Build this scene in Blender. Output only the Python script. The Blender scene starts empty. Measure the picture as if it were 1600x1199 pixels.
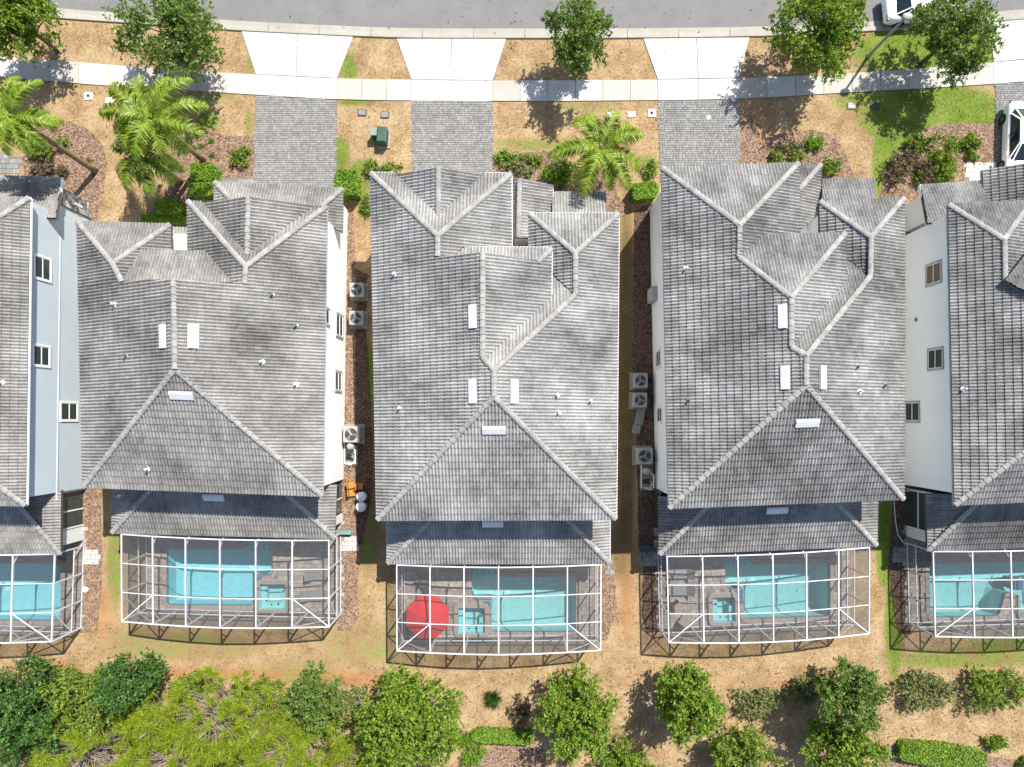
import bpy, bmesh, math, random
import numpy as np
from mathutils import Vector, Matrix
from mathutils.geometry import tessellate_polygon
random.seed(11); rng = np.random.default_rng(5)
# ---------------------------------------------------------------- camera, sky, sun, exposure
scene = bpy.context.scene
COL = scene.collection
H, F, CX, CY = 43.0, 1109.0, 810.0, 655.0          # drone height, focal length and nadir measured in the photograph
cam_d = bpy.data.cameras.new('camera'); cam = bpy.data.objects.new('camera', cam_d); COL.objects.link(cam)
cam.location = (0, 0, H); cam.rotation_euler = (0, 0, 0)
cam_d.sensor_fit = 'HORIZONTAL'; cam_d.sensor_width = 36; cam_d.lens = 36*F/1600
cam_d.shift_x = (800-CX)/1600; cam_d.shift_y = -(599.5-CY)/1600
cam_d.clip_end = 2000; scene.camera = cam
SUN = Vector((0.40, 0.585, 1.0)).normalized()
world = bpy.data.worlds.new('World'); scene.world = world; world.use_nodes = True
wn = world.node_tree; wn.nodes.clear()
sky = wn.nodes.new('ShaderNodeTexSky'); sky.sky_type = 'NISHITA'; sky.sun_disc = False
sky.sun_elevation = math.asin(SUN.z); sky.sun_rotation = math.atan2(SUN.x, SUN.y)
bg = wn.nodes.new('ShaderNodeBackground'); bg.inputs[1].default_value = 0.12
wo = wn.nodes.new('ShaderNodeOutputWorld')
wn.links.new(sky.outputs[0], bg.inputs[0]); wn.links.new(bg.outputs[0], wo.inputs[0])
sun_d = bpy.data.lights.new('sun', 'SUN'); sun_d.energy = 5.0; sun_d.angle = math.radians(0.5); sun_d.color = (1, 0.955, 0.88)
sun = bpy.data.objects.new('sun', sun_d); COL.objects.link(sun); sun.location = (20, 30, 60)
sun.rotation_euler = SUN.to_track_quat('Z', 'Y').to_euler()
scene.view_settings.view_transform = 'Standard'; scene.view_settings.look = 'None'
scene.view_settings.exposure = 0.78; scene.view_settings.gamma = 1; scene.view_settings.use_curve_mapping = False
scene.render.engine = 'CYCLES'; scene.cycles.transparent_max_bounces = 16

def P(px, py, z=0.0):
    k = (H-z)/F
    return Vector(((px-CX)*k, (CY-py)*k, z))
def PX(pts, z=0.0): return [P(a, b, z) for a, b in pts]

# ---------------------------------------------------------------- object helpers
WM = {}
def link(o, parent=None):
    COL.objects.link(o)
    if parent is not None:
        o.parent = parent; o.matrix_parent_inverse = WM[parent.name].inverted()
    return o
def tag(o, label, cat, group=None):
    o['label'] = label; o['category'] = cat
    if group: o['group'] = group
    return o
def thing(name, label, cat, loc, group=None):
    o = bpy.data.objects.new(name, None); o.location = loc; o.empty_display_size = .3
    COL.objects.link(o); WM[o.name] = Matrix.Translation(Vector(loc))
    return tag(o, label, cat, group)
def structure(o): o['kind'] = 'structure'; return o
def stuff(o): o['kind'] = 'stuff'; return o

class MB:
    def __init__(s): s.v = []; s.f = []; s.m2 = []
    def pts(s, vs):
        b = len(s.v); s.v.extend([tuple(v) for v in vs]); return b
    def poly(s, vs): b = s.pts(vs); s.f.append(tuple(range(b, b+len(vs)))); return s
    def box(s, c, d, rz=0.0):
        cx, cy, cz = c; hx, hy, hz = d[0]/2, d[1]/2, d[2]/2; ca, sa = math.cos(rz), math.sin(rz)
        vs = []
        for z in (-hz, hz):
            for x, y in ((-hx, -hy), (hx, -hy), (hx, hy), (-hx, hy)):
                vs.append((cx+x*ca-y*sa, cy+x*sa+y*ca, cz+z))
        b = s.pts(vs)
        for q in ((3,2,1,0),(4,5,6,7),(0,1,5,4),(1,2,6,5),(2,3,7,6),(3,0,4,7)): s.f.append(tuple(b+i for i in q))
        return s
    def bbox(s, x0, x1, y0, y1, z0, z1): return s.box(((x0+x1)/2,(y0+y1)/2,(z0+z1)/2),(abs(x1-x0),abs(y1-y0),abs(z1-z0)))
    def bar(s, a, b, w, h=None):
        a = Vector(a); b = Vector(b); d = (b-a); 
        if d.length < 1e-6: return s
        d.normalize(); h = h or w
        up = Vector((0,0,1)) if abs(d.z) < .95 else Vector((0,1,0))
        r = d.cross(up).normalized(); u = r.cross(d)
        vs = []
        for p in (a, b):
            for i, j in ((-1,-1),(1,-1),(1,1),(-1,1)): vs.append(p+r*(i*w/2)+u*(j*h/2))
        k = s.pts(vs)
        for q in ((0,1,2,3),(7,6,5,4),(1,0,4,5),(2,1,5,6),(3,2,6,7),(0,3,7,4)): s.f.append(tuple(k+i for i in q))
        return s
    def prism(s, poly, z0, z1, cap0=False):
        n = len(poly); area = sum(poly[i][0]*poly[(i+1)%n][1]-poly[(i+1)%n][0]*poly[i][1] for i in range(n))
        if area < 0: poly = poly[::-1]
        b = s.pts([(p[0],p[1],z0) for p in poly]+[(p[0],p[1],z1) for p in poly])
        for i in range(n): j = (i+1)%n; s.f.append((b+i,b+j,b+n+j,b+n+i))
        tri = tessellate_polygon([[Vector((p[0],p[1],0)) for p in poly]])
        for t in tri:
            t = list(t); A,B,C = (poly[i] for i in t)
            if (B[0]-A[0])*(C[1]-A[1])-(C[0]-A[0])*(B[1]-A[1]) < 0: t.reverse()
            s.f.append(tuple(b+n+i for i in t))
            if cap0: s.f.append(tuple(b+i for i in t[::-1]))
        return s
    def tube(s, pts, rads, n=7, cap=True):
        rings = []
        for i, p in enumerate(pts):
            p = Vector(p); d = (Vector(pts[min(i+1,len(pts)-1)])-Vector(pts[max(i-1,0)])).normalized()
            up = Vector((0,0,1)) if abs(d.z) < .9 else Vector((1,0,0))
            r = d.cross(up).normalized(); u = r.cross(d); R = rads[i] if hasattr(rads,'__len__') else rads
            rings.append(s.pts([p+(r*math.cos(t)+u*math.sin(t))*R for t in (2*math.pi*k/n for k in range(n))]))
        for a, b in zip(rings, rings[1:]):
            for k in range(n): s.f.append((a+k, a+(k+1)%n, b+(k+1)%n, b+k))
        if cap: s.f.append(tuple(rings[0]+k for k in range(n))[::-1]); s.f.append(tuple(rings[-1]+k for k in range(n)))
        return s
    def lathe(s, c, prof, n=20, sx=1, sy=1):
        rings = [s.pts([(c[0]+r*sx*math.cos(2*math.pi*k/n), c[1]+r*sy*math.sin(2*math.pi*k/n), c[2]+z) for k in range(n)]) for r, z in prof]
        for a, b in zip(rings, rings[1:]):
            for k in range(n): s.f.append((a+k, a+(k+1)%n, b+(k+1)%n, b+k))
        s.f.append(tuple(rings[-1]+k for k in range(n)))
        return s
    def build(s, name, mat, parent=None, smooth=False, bevel=0):
        me = bpy.data.meshes.new(name); me.from_pydata(s.v, [], s.f); me.materials.append(mat)
        if bevel:
            bm = bmesh.new(); bm.from_mesh(me)
            bmesh.ops.remove_doubles(bm, verts=bm.verts, dist=1e-4)
            bmesh.ops.bevel(bm, geom=[e for e in bm.edges if e.is_manifold and e.calc_face_angle(0) > .5], offset=bevel, segments=2, affect='EDGES', profile=.5)
            bm.to_mesh(me); bm.free()
        if s.m2:
            me.materials.append(MAT[s.mat2]); mi = np.zeros(len(s.f), np.int32); mi[s.m2] = 1; me.polygons.foreach_set('material_index', mi)
        if smooth: me.polygons.foreach_set('use_smooth', [True]*len(me.polygons))
        me.update()
        o = bpy.data.objects.new(name, me); link(o, parent)
        WM[o.name] = Matrix.Identity(4)
        return o
def in_poly(x, y, poly):
    c = False; n = len(poly); j = n-1
    for i in range(n):
        xi, yi = poly[i][0], poly[i][1]; xj, yj = poly[j][0], poly[j][1]
        if (yi > y) != (yj > y) and x < (xj-xi)*(y-yi)/(yj-yi)+xi: c = not c
        j = i
    return c
def np_in(X, Y, poly):
    c = np.zeros(X.shape, bool); n = len(poly); j = n-1
    for i in range(n):
        xi, yi = poly[i][0], poly[i][1]; xj, yj = poly[j][0], poly[j][1]
        if yi != yj:
            c ^= ((yi > Y) != (yj > Y)) & (X < (xj-xi)*(Y-yi)/(yj-yi)+xi)
        j = i
    return c
def inset(poly, d):
    n = len(poly); a = sum(poly[i][0]*poly[(i+1)%n][1]-poly[(i+1)%n][0]*poly[i][1] for i in range(n))
    if a < 0: poly = poly[::-1]
    L = []
    for i in range(n):
        p = Vector(poly[i][:2]); q = Vector(poly[(i+1)%n][:2]); t = (q-p).normalized(); nn = Vector((-t.y, t.x))
        L.append((p+nn*d, t))
    out = []
    for i in range(n):
        (p, t), (q, u) = L[i-1], L[i]
        den = t.x*u.y-t.y*u.x
        if abs(den) < 1e-4: out.append(q); continue
        k = ((q.x-p.x)*u.y-(q.y-p.y)*u.x)/den; out.append(p+t*k)
    return out
def smooth_line(pts, step=12):
    out = []
    for i in range(len(pts)-1):
        p0 = pts[max(i-1,0)]; p1 = pts[i]; p2 = pts[i+1]; p3 = pts[min(i+2,len(pts)-1)]
        n = max(1, int(abs(p2[0]-p1[0])/step))
        for k in range(n):
            t = k/n
            out.append(tuple(.5*(2*p1[a]+(p2[a]-p0[a])*t+(2*p0[a]-5*p1[a]+4*p2[a]-p3[a])*t*t+(3*p1[a]-p0[a]-3*p2[a]+p3[a])*t**3) for a in (0,1)))
    out.append(pts[-1]); return out
def interp(line, x):
    return float(np.interp(x, [p[0] for p in line], [p[1] for p in line]))

# ---------------------------------------------------------------- materials
def node_mat(name):
    m = bpy.data.materials.new(name); m.use_nodes = True; nt = m.node_tree; nt.nodes.clear()
    out = nt.nodes.new('ShaderNodeOutputMaterial'); return m, nt, out
def ramp(nt, fac, cols):
    r = nt.nodes.new('ShaderNodeValToRGB'); e = r.color_ramp.elements
    for i, (p, c) in enumerate(cols):
        el = e[i] if i < 2 else e.new(p)
        el.position = p; el.color = (*c, 1)
    nt.links.new(fac, r.inputs[0]); return r.outputs[0]
def noise(nt, pos, scale, detail=4, rough=.6, stretch=None):
    if stretch:
        mp = nt.nodes.new('ShaderNodeMapping'); mp.inputs['Scale'].default_value = stretch
        nt.links.new(pos, mp.inputs[0]); pos = mp.outputs[0]
    n = nt.nodes.new('ShaderNodeTexNoise'); n.inputs['Scale'].default_value = scale
    n.inputs['Detail'].default_value = detail; n.inputs['Roughness'].default_value = rough
    nt.links.new(pos, n.inputs['Vector']); return n.outputs[0]
def math_n(nt, op, a, b=None, c=None):
    m = nt.nodes.new('ShaderNodeMath'); m.operation = op
    for i, v in enumerate((a, b, c)):
        if v is None: continue
        if isinstance(v, (int, float)): m.inputs[i].default_value = v
        else: nt.links.new(v, m.inputs[i])
    return m.outputs[0]
def mixc(nt, fac, a, b, mode='MIX'):
    m = nt.nodes.new('ShaderNodeMix'); m.data_type = 'RGBA'; m.blend_type = mode
    for s, v in ((m.inputs[0], fac), (m.inputs[6], a), (m.inputs[7], b)):
        if isinstance(v, (int, float)): s.default_value = v
        elif isinstance(v, tuple): s.default_value = (*v, 1)
        else: nt.links.new(v, s)
    return m.outputs[2]
def rnd(nt):
    g = nt.nodes.new('ShaderNodeNewGeometry'); o = nt.nodes.new('ShaderNodeObjectInfo')
    return math_n(nt, 'FRACT', math_n(nt, 'ADD', g.outputs['Random Per Island'], o.outputs['Random']))
def pos_n(nt): return nt.nodes.new('ShaderNodeNewGeometry').outputs['Position']
def principled(nt, out, col, rough=.8, metal=0, spec=.3, bump=None, bstr=.3, bdist=.02):
    b = nt.nodes.new('ShaderNodeBsdfPrincipled')
    if isinstance(col, tuple): b.inputs['Base Color'].default_value = (*col, 1)
    else: nt.links.new(col, b.inputs['Base Color'])
    b.inputs['Roughness'].default_value = rough; b.inputs['Metallic'].default_value = metal
    b.inputs['Specular IOR Level'].default_value = spec
    if bump is not None:
        bp = nt.nodes.new('ShaderNodeBump'); bp.inputs['Strength'].default_value = bstr; bp.inputs['Distance'].default_value = bdist
        nt.links.new(bump, bp.inputs['Height']); nt.links.new(bp.outputs[0], b.inputs['Normal'])
    nt.links.new(b.outputs[0], out.inputs[0]); return b
DIM = .70
BRIGHT = ('white_paint','white_aluminium','white_stucco','pale_grey_stucco','off_white_stucco','blue_grey_stucco','window_trim','white_car_paint','pool_plaster','pale_pool_plaster','spa_plaster')
def dim(c, k=None): return tuple(x*(k or DIM) for x in c)
def simple(name, c1, c2=None, scale=3, rough=.7, metal=0, spec=.3, var=0.0, bump=0, detail=5):
    m, nt, out = node_mat(name); pos = pos_n(nt)
    c2 = c2 or tuple(x*.82 for x in c1)
    if name not in BRIGHT: c1, c2 = dim(c1), dim(c2)
    n = noise(nt, pos, scale, detail); col = ramp(nt, n, [(.3, c2), (.7, c1)])
    if var:
        r = rnd(nt); v = math_n(nt, 'MULTIPLY_ADD', r, 2*var, 1-var)
        cc = nt.nodes.new('ShaderNodeCombineXYZ')
        for i in range(3): nt.links.new(v, cc.inputs[i])
        col = mixc(nt, 1.0, col, cc.outputs[0], 'MULTIPLY')
    principled(nt, out, col, rough, metal, spec, noise(nt, pos, scale*8, 3) if bump else None, bump)
    return m
def tile_mat(name, dark, light, white, axis='x'):
    dark, light, white = dim(dark, .66), dim(light, .66), dim(white, .66)
    m, nt, out = node_mat(name+'_'+axis); pos = pos_n(nt)
    st = (.5,5,1) if axis == 'x' else (5,.5,1)
    a = noise(nt, pos, .38, 5, .62); b = noise(nt, pos, 1.0, 6, .7, st); c = noise(nt, pos, 9, 4, .75)
    s = math_n(nt, 'ADD', math_n(nt, 'MULTIPLY', a, .48), math_n(nt, 'ADD', math_n(nt, 'MULTIPLY', b, .20), math_n(nt, 'MULTIPLY', c, .32)))
    s = math_n(nt, 'MULTIPLY_ADD', math_n(nt, 'SUBTRACT', rnd(nt), .5), .045, s)
    col = ramp(nt, s, [(.38, dark), (.51, light), (.66, white)])
    w = noise(nt, pos, 1.6, 9, .8, (.7,2.2,1) if axis == 'x' else (2.2,.7,1)); w2 = ramp(nt, w, [(.61, (0,0,0)), (.72, (1,1,1))])
    bw = nt.nodes.new('ShaderNodeRGBToBW'); nt.links.new(w2, bw.inputs[0])
    col = mixc(nt, math_n(nt, 'MULTIPLY', bw.outputs[0], .6), col, tuple(x*1.25 for x in white))
    principled(nt, out, col, .95, 0, .1, c, .3); return m
def leaf_mat(name, cols, trans=.35):
    m, nt, out = node_mat(name); r = rnd(nt); pos = pos_n(nt)
    f = math_n(nt, 'ADD', math_n(nt, 'MULTIPLY', r, .65), math_n(nt, 'MULTIPLY', noise(nt, pos, 1.2, 3), .35))
    n = len(cols); col = ramp(nt, f, [(.15+.7*i/(n-1), c) for i, c in enumerate(cols)])
    b = nt.nodes.new('ShaderNodeBsdfPrincipled'); nt.links.new(col, b.inputs['Base Color'])
    b.inputs['Roughness'].default_value = .5; b.inputs['Specular IOR Level'].default_value = .3
    t = nt.nodes.new('ShaderNodeBsdfTranslucent'); nt.links.new(mixc(nt, 1.0, col, (1.3,1.25,.5), 'MULTIPLY'), t.inputs[0])
    mx = nt.nodes.new('ShaderNodeMixShader'); mx.inputs[0].default_value = trans
    nt.links.new(b.outputs[0], mx.inputs[1]); nt.links.new(t.outputs[0], mx.inputs[2]); nt.links.new(mx.outputs[0], out.inputs[0])
    return m
def ground_mat():
    m, nt, out = node_mat('lawn'); pos = pos_n(nt)
    at = nt.nodes.new('ShaderNodeAttribute'); at.attribute_name = 'gcol'
    sp = nt.nodes.new('ShaderNodeSeparateColor'); nt.links.new(at.outputs['Color'], sp.inputs[0])
    n1 = noise(nt, pos, .8, 6, .65); n2 = noise(nt, pos, 7, 5, .7); n3 = noise(nt, pos, 28, 3, .7)
    f = math_n(nt, 'ADD', math_n(nt, 'MULTIPLY', n1, .35), math_n(nt, 'ADD', math_n(nt, 'MULTIPLY', n2, .33), math_n(nt, 'MULTIPLY', n3, .45)))
    f = math_n(nt, 'SUBTRACT', f, .04)
    f2 = math_n(nt, 'ADD', math_n(nt, 'MULTIPLY', n1, .5), math_n(nt, 'MULTIPLY', n2, .5))
    straw = ramp(nt, f, [(.36, (.105,.062,.027)), (.5, (.265,.172,.085)), (.64, (.46,.35,.21))])
    green = ramp(nt, f, [(.36, (.045,.08,.008)), (.5, (.095,.15,.016)), (.66, (.24,.26,.07))])
    dirt = ramp(nt, f, [(.36, (.19,.085,.032)), (.52, (.30,.15,.065)), (.66, (.42,.27,.15))])
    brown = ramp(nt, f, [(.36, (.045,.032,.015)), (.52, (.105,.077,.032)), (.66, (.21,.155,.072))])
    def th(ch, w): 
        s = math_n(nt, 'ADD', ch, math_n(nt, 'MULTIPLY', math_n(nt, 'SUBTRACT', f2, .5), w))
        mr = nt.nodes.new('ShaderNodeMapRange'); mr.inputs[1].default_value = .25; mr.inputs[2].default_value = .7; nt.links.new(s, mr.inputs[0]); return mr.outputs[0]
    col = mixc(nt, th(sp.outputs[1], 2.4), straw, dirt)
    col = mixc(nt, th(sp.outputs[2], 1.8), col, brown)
    col = mixc(nt, th(sp.outputs[0], 3.0), col, green)
    principled(nt, out, col, .95, 0, .1, n3, .6, .03); return m
def mulch_mat(name, a, b, c):
    m, nt, out = node_mat(name); pos = pos_n(nt)
    v = nt.nodes.new('ShaderNodeTexVoronoi'); v.inputs['Scale'].default_value = 17; nt.links.new(pos, v.inputs['Vector'])
    sp = nt.nodes.new('ShaderNodeSeparateColor'); nt.links.new(v.outputs['Color'], sp.inputs[0])
    f = math_n(nt, 'ADD', math_n(nt, 'MULTIPLY', sp.outputs[0], .5), math_n(nt, 'MULTIPLY', noise(nt, pos, 3, 6, .7), .55))
    col = ramp(nt, f, [(.3, a), (.52, b), (.74, c)])
    principled(nt, out, col, .95, 0, .1, sp.outputs[0], .6, .03); return m
def screen_mat():
    m, nt, out = node_mat('insect_screen')
    t = nt.nodes.new('ShaderNodeBsdfTransparent'); d = nt.nodes.new('ShaderNodeBsdfDiffuse'); d.inputs[0].default_value = (.115,.118,.12,1)
    mx = nt.nodes.new('ShaderNodeMixShader'); mx.inputs[0].default_value = .30
    nt.links.new(t.outputs[0], mx.inputs[1]); nt.links.new(d.outputs[0], mx.inputs[2]); nt.links.new(mx.outputs[0], out.inputs[0]); return m
def water_mat(name, tint, wave):
    m, nt, out = node_mat(name); pos = pos_n(nt)
    t = nt.nodes.new('ShaderNodeBsdfTransparent'); t.inputs[0].default_value = (*tint, 1)
    g = nt.nodes.new('ShaderNodeBsdfGlossy'); g.inputs['Roughness'].default_value = .04
    bp = nt.nodes.new('ShaderNodeBump'); bp.inputs['Strength'].default_value = wave; bp.inputs['Distance'].default_value = .05
    nt.links.new(noise(nt, pos, 7.0, 4, .6), bp.inputs['Height']); nt.links.new(bp.outputs[0], g.inputs['Normal'])
    fr = nt.nodes.new('ShaderNodeFresnel'); fr.inputs[0].default_value = 1.33; nt.links.new(bp.outputs[0], fr.inputs['Normal'])
    mx = nt.nodes.new('ShaderNodeMixShader'); nt.links.new(fr.outputs[0], mx.inputs[0])
    nt.links.new(t.outputs[0], mx.inputs[1]); nt.links.new(g.outputs[0], mx.inputs[2]); nt.links.new(mx.outputs[0], out.inputs[0]); return m
def glass_mat():
    m, nt, out = node_mat('window_glass')
    principled(nt, out, (.035,.055,.05), .08, 0, .6); return m
MAT = {
 'lawn': ground_mat(), 'screen': screen_mat(), 'glass': glass_mat(),
 'asphalt': simple('asphalt', (.245,.24,.235), (.20,.197,.195), 1.2, .95, 0, .1, 0, .5, 9),
 'concrete': simple('pale_concrete', (.66,.635,.585), (.54,.51,.455), .9, .9, 0, .2, .035, .15, 8),
 'walkconc': simple('sidewalk_concrete', (.56,.52,.46), (.45,.41,.355), 1.1, .9, 0, .2, .06, .15, 8),
 'kerb': simple('kerb_concrete', (.50,.47,.40), (.40,.375,.31), 1.2, .9, 0, .2, .04, .15, 8),
 'paver': simple('grey_pavers', (.345,.335,.32), (.285,.277,.265), .9, .9, 0, .2, .20, .2),
 'deck': simple('pool_deck_pavers', (.46,.40,.345), (.36,.31,.265), 1.0, .9, 0, .2, .22, .2),
 'coping': simple('coping', (.44,.36,.30), (.35,.285,.235), 2, .85, 0, .2, .08),
 'joint': simple('joint_sand', (.24,.225,.20), None, 6, .95),
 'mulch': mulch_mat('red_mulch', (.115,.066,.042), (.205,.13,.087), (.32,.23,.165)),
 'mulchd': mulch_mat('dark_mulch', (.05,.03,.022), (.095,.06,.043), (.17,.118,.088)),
 'white': simple('white_paint', (.80,.80,.79), (.74,.74,.73), 4, .45),
 'alu': simple('white_aluminium', (.60,.60,.60), (.54,.54,.54), 4, .4, 0, .4),
 'wall_blue': simple('blue_grey_stucco', (.50,.575,.61), (.47,.54,.575), .7, .95, 0, .1, 0, .2, 8),
 'wall_white': simple('white_stucco', (.86,.855,.84), (.82,.815,.80), .7, .95, 0, .1, 0, .2, 8),
 'wall_grey': simple('pale_grey_stucco', (.76,.79,.79), (.72,.75,.75), .7, .95, 0, .1, 0, .2, 8),
 'wall_mint': simple('off_white_stucco', (.83,.85,.82), (.80,.82,.79), .7, .95, 0, .1, 0, .2, 8),
 'trim': simple('window_trim', (.76,.77,.75), None, 3, .6),
 'trim2': simple('grey_trim', (.55,.57,.54), None, 3, .6),
 'dark': simple('dark_plastic', (.03,.03,.032), None, 5, .5),
 'darkgrey': simple('dark_grey', (.10,.10,.10), None, 5, .6),
 'grey': simple('grey_plastic', (.30,.30,.29), None, 5, .6),
 'ac': simple('ac_case', (.50,.49,.44), (.42,.41,.37), 4, .6),
 'pad': simple('concrete_pad', (.42,.40,.35), None, 4, .9),
 'steel': simple('galvanised', (.42,.43,.42), None, 3, .45, .6),
 'bronze': simple('lamp_post', (.42,.41,.37), None, 3, .5),
 'green_metal': simple('green_cabinet', (.05,.13,.095), (.035,.10,.07), 4, .5),
 'pale_green': simple('pale_green_cabinet', (.30,.36,.30), None, 4, .6),
 'teal': simple('teal_plastic', (.22,.42,.36), None, 4, .6),
 'red': simple('red_canvas', (.80,.03,.035), (.72,.022,.026), 2, .85),
 'orange': simple('orange_plastic', (.60,.28,.06), (.50,.22,.04), 5, .6),
 'shade_blue': simple('shade_blue_plastic', (.55,.63,.75), None, 3, .5),  # blue tint paints the shaded half of the white barrels
 'plaster': simple('pool_plaster', (.42,.62,.65), (.33,.52,.57), 3.2, .9, 0, .1, 0, 0, 8),  # stronger mottling stands in for rippled light on the pool floor
 'plaster2': simple('pale_pool_plaster', (.50,.62,.59), (.39,.51,.50), 3.2, .9, 0, .1, 0, 0, 8),  # paler plaster, with the same water-light mottling put into its colour
 'spa_pl': simple('spa_plaster', (.46,.60,.60), (.42,.56,.56), 3, .9),
 'band': simple('waterline_tiles', (.16,.30,.36), (.10,.20,.27), 16, .4),
 'mosaic': simple('blue_mosaic', (.05,.14,.30), (.08,.20,.36), 14, .4),
 'water': water_mat('pool_water', (.66,.92,.95), .2), 'water2': water_mat('rippled_pool_water', (.64,.92,.96), .8),
 'stone': simple('stone_veneer', (.62,.60,.57), (.40,.38,.36), 9, .9, 0, .2, .55),
 'bark': simple('bark', (.20,.155,.11), (.13,.10,.07), 8, .95, 0, .1, 0, .5),
 'palmbark': simple('palm_trunk', (.36,.26,.16), (.25,.17,.10), 9, .95, 0, .1, 0, .5),
 'pinebark': simple('pine_branch', (.36,.28,.23), (.26,.20,.16), 8, .95),
 'carw': simple('white_car_paint', (.80,.81,.82), (.79,.80,.81), 2, .18, 0, .5),
 'carglass': simple('car_glass', (.02,.03,.035), None, 2, .05, 0, .6),
 'tyre': simple('tyre_rubber', (.02,.02,.02), None, 8, .8), 'rim': simple('alloy_rim', (.50,.50,.50), None, 4, .35, .7),
 'taillight': simple('tail_light', (.35,.015,.015), None, 4, .2), 'headlight': simple('head_light', (.65,.68,.7), None, 4, .1),
 'oak': leaf_mat('oak_leaves', [(.06,.12,.012), (.125,.215,.018), (.20,.30,.028), (.28,.37,.055)]),
 'oakd': leaf_mat('street_oak_leaves', [(.065,.125,.02), (.105,.185,.03), (.155,.245,.045), (.23,.30,.09)]),
 'holly': leaf_mat('holly_leaves', [(.022,.06,.012), (.045,.115,.02), (.085,.185,.03), (.17,.28,.085)]),
 'pale': leaf_mat('pale_shrub_leaves', [(.10,.125,.04), (.17,.21,.06), (.26,.29,.11), (.36,.35,.21)]),
 'shrub': leaf_mat('shrub_leaves', [(.07,.12,.015), (.14,.215,.024), (.22,.30,.04), (.31,.37,.09)]),
 'hedge': leaf_mat('hedge_leaves', [(.06,.13,.01), (.125,.24,.015), (.20,.34,.026), (.28,.41,.06)]),
 'pine': leaf_mat('pine_needles', [(.11,.17,.010), (.20,.29,.015), (.31,.39,.025), (.42,.46,.06)]),
 'palm': leaf_mat('palm_leaflets', [(.075,.14,.010), (.155,.25,.016), (.25,.35,.03), (.38,.43,.10)]),
 'twig': leaf_mat('dry_twigs', [(.08,.055,.03), (.14,.10,.06), (.20,.15,.09), (.15,.17,.05)], .15),
 'tile1': tile_mat('roof_tile_warm', (.16,.152,.142), (.33,.317,.298), (.56,.54,.51)),
 'tile1y': tile_mat('roof_tile_warm', (.16,.152,.142), (.33,.317,.298), (.56,.54,.51), 'y'),
 'tile2': tile_mat('roof_tile_grey', (.175,.17,.162), (.385,.376,.361), (.64,.626,.604)),
 'tile2y': tile_mat('roof_tile_grey', (.175,.17,.162), (.385,.376,.361), (.64,.626,.604), 'y'),
 'tile3': tile_mat('roof_tile_cool', (.135,.131,.125), (.315,.308,.296), (.60,.588,.566)),
 'tile3y': tile_mat('roof_tile_cool', (.135,.131,.125), (.315,.308,.296), (.60,.588,.566), 'y'),
 'ridge': simple('ridge_tile', (.46,.445,.42), (.31,.30,.28), 5, .95, 0, .1, .14, .3),
 'deckroof': simple('roof_deck', (.12,.12,.115), None, 3, .95),
}

def stained(name, c1, c2, spot, scale, k, var=0):
    m, nt, out = node_mat(name); pos = pos_n(nt); c1, c2, spot = dim(c1), dim(c2), dim(spot)
    col = ramp(nt, noise(nt, pos, .7, 9, .68), [(.32, c2), (.68, c1)])
    fine = noise(nt, pos, 30, 3, .8); col = mixc(nt, .35, col, ramp(nt, fine, [(.35, c2), (.65, tuple(x*1.12 for x in c1))]))
    sp = noise(nt, pos, scale, 7, .7, (.6,1.6,1)); msk = ramp(nt, sp, [(.60, (0,0,0)), (.76, (k,k,k))]); bw = nt.nodes.new('ShaderNodeRGBToBW'); nt.links.new(msk, bw.inputs[0])
    col = mixc(nt, bw.outputs[0], col, spot)
    if var:
        v = math_n(nt, 'MULTIPLY_ADD', rnd(nt), 2*var, 1-var); cc = nt.nodes.new('ShaderNodeCombineXYZ')
        for i in range(3): nt.links.new(v, cc.inputs[i])
        col = mixc(nt, 1.0, col, cc.outputs[0], 'MULTIPLY')
    principled(nt, out, col, .95, 0, .1, fine, .35); return m
MAT['asphalt'] = stained('worn_asphalt', (.27,.262,.255), (.205,.20,.197), (.12,.118,.115), 1.3, .75)
MAT['concrete'] = stained('pale_concrete', (.74,.71,.655), (.60,.565,.505), (.46,.42,.36), .8, .55, .03)
MAT['walkconc'] = stained('sidewalk_concrete', (.62,.575,.51), (.50,.455,.395), (.38,.345,.295), .9, .6, .07)
# ---------------------------------------------------------------- the ground, road, pavement
HARD = []                                   # footprints where no grass grows
kerb_out = smooth_line([(-900,-180),(-400,-42),(-100,10),(80,29),(197,37.5),(345,47.5),(400,51),(550,58),(650,61),(800,61.5),(1000,61),(1200,58),(1380,49),(1552,35.5),(1700,21),(2000,-18),(2500,-130)])
walk_up = smooth_line([(-900,-110),(-400,32),(-100,79),(0,89),(100,96),(200,104),(300,111),(400,117),(527,123),(643,125.3),(770,126.5),(1027,125),(1155,122.5),(1290,117),(1400,110),(1552,98),(1700,83),(2000,42),(2500,-70)])
walk_lo = smooth_line([(-900,-76),(-400,66),(-100,112),(0,121),(100,129.5),(200,137),(300,142.5),(400,149),(527,156),(643,158),(770,158.7),(900,158.5),(1027,157.5),(1155,155),(1300,147),(1400,141),(1552,132),(1700,117),(2000,76),(2500,-36)])
def strip(line0, line1, x0, x1, z, step=20):
    n = max(1, int((x1-x0)/step)); xs = [x0+(x1-x0)*i/n for i in range(n+1)]
    return [P(x, interp(line0, x), z) for x in xs]+[P(x, interp(line1, x), z) for x in xs[::-1]]
shift = lambda line, d: [(x, y+d) for x, y in line]
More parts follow.
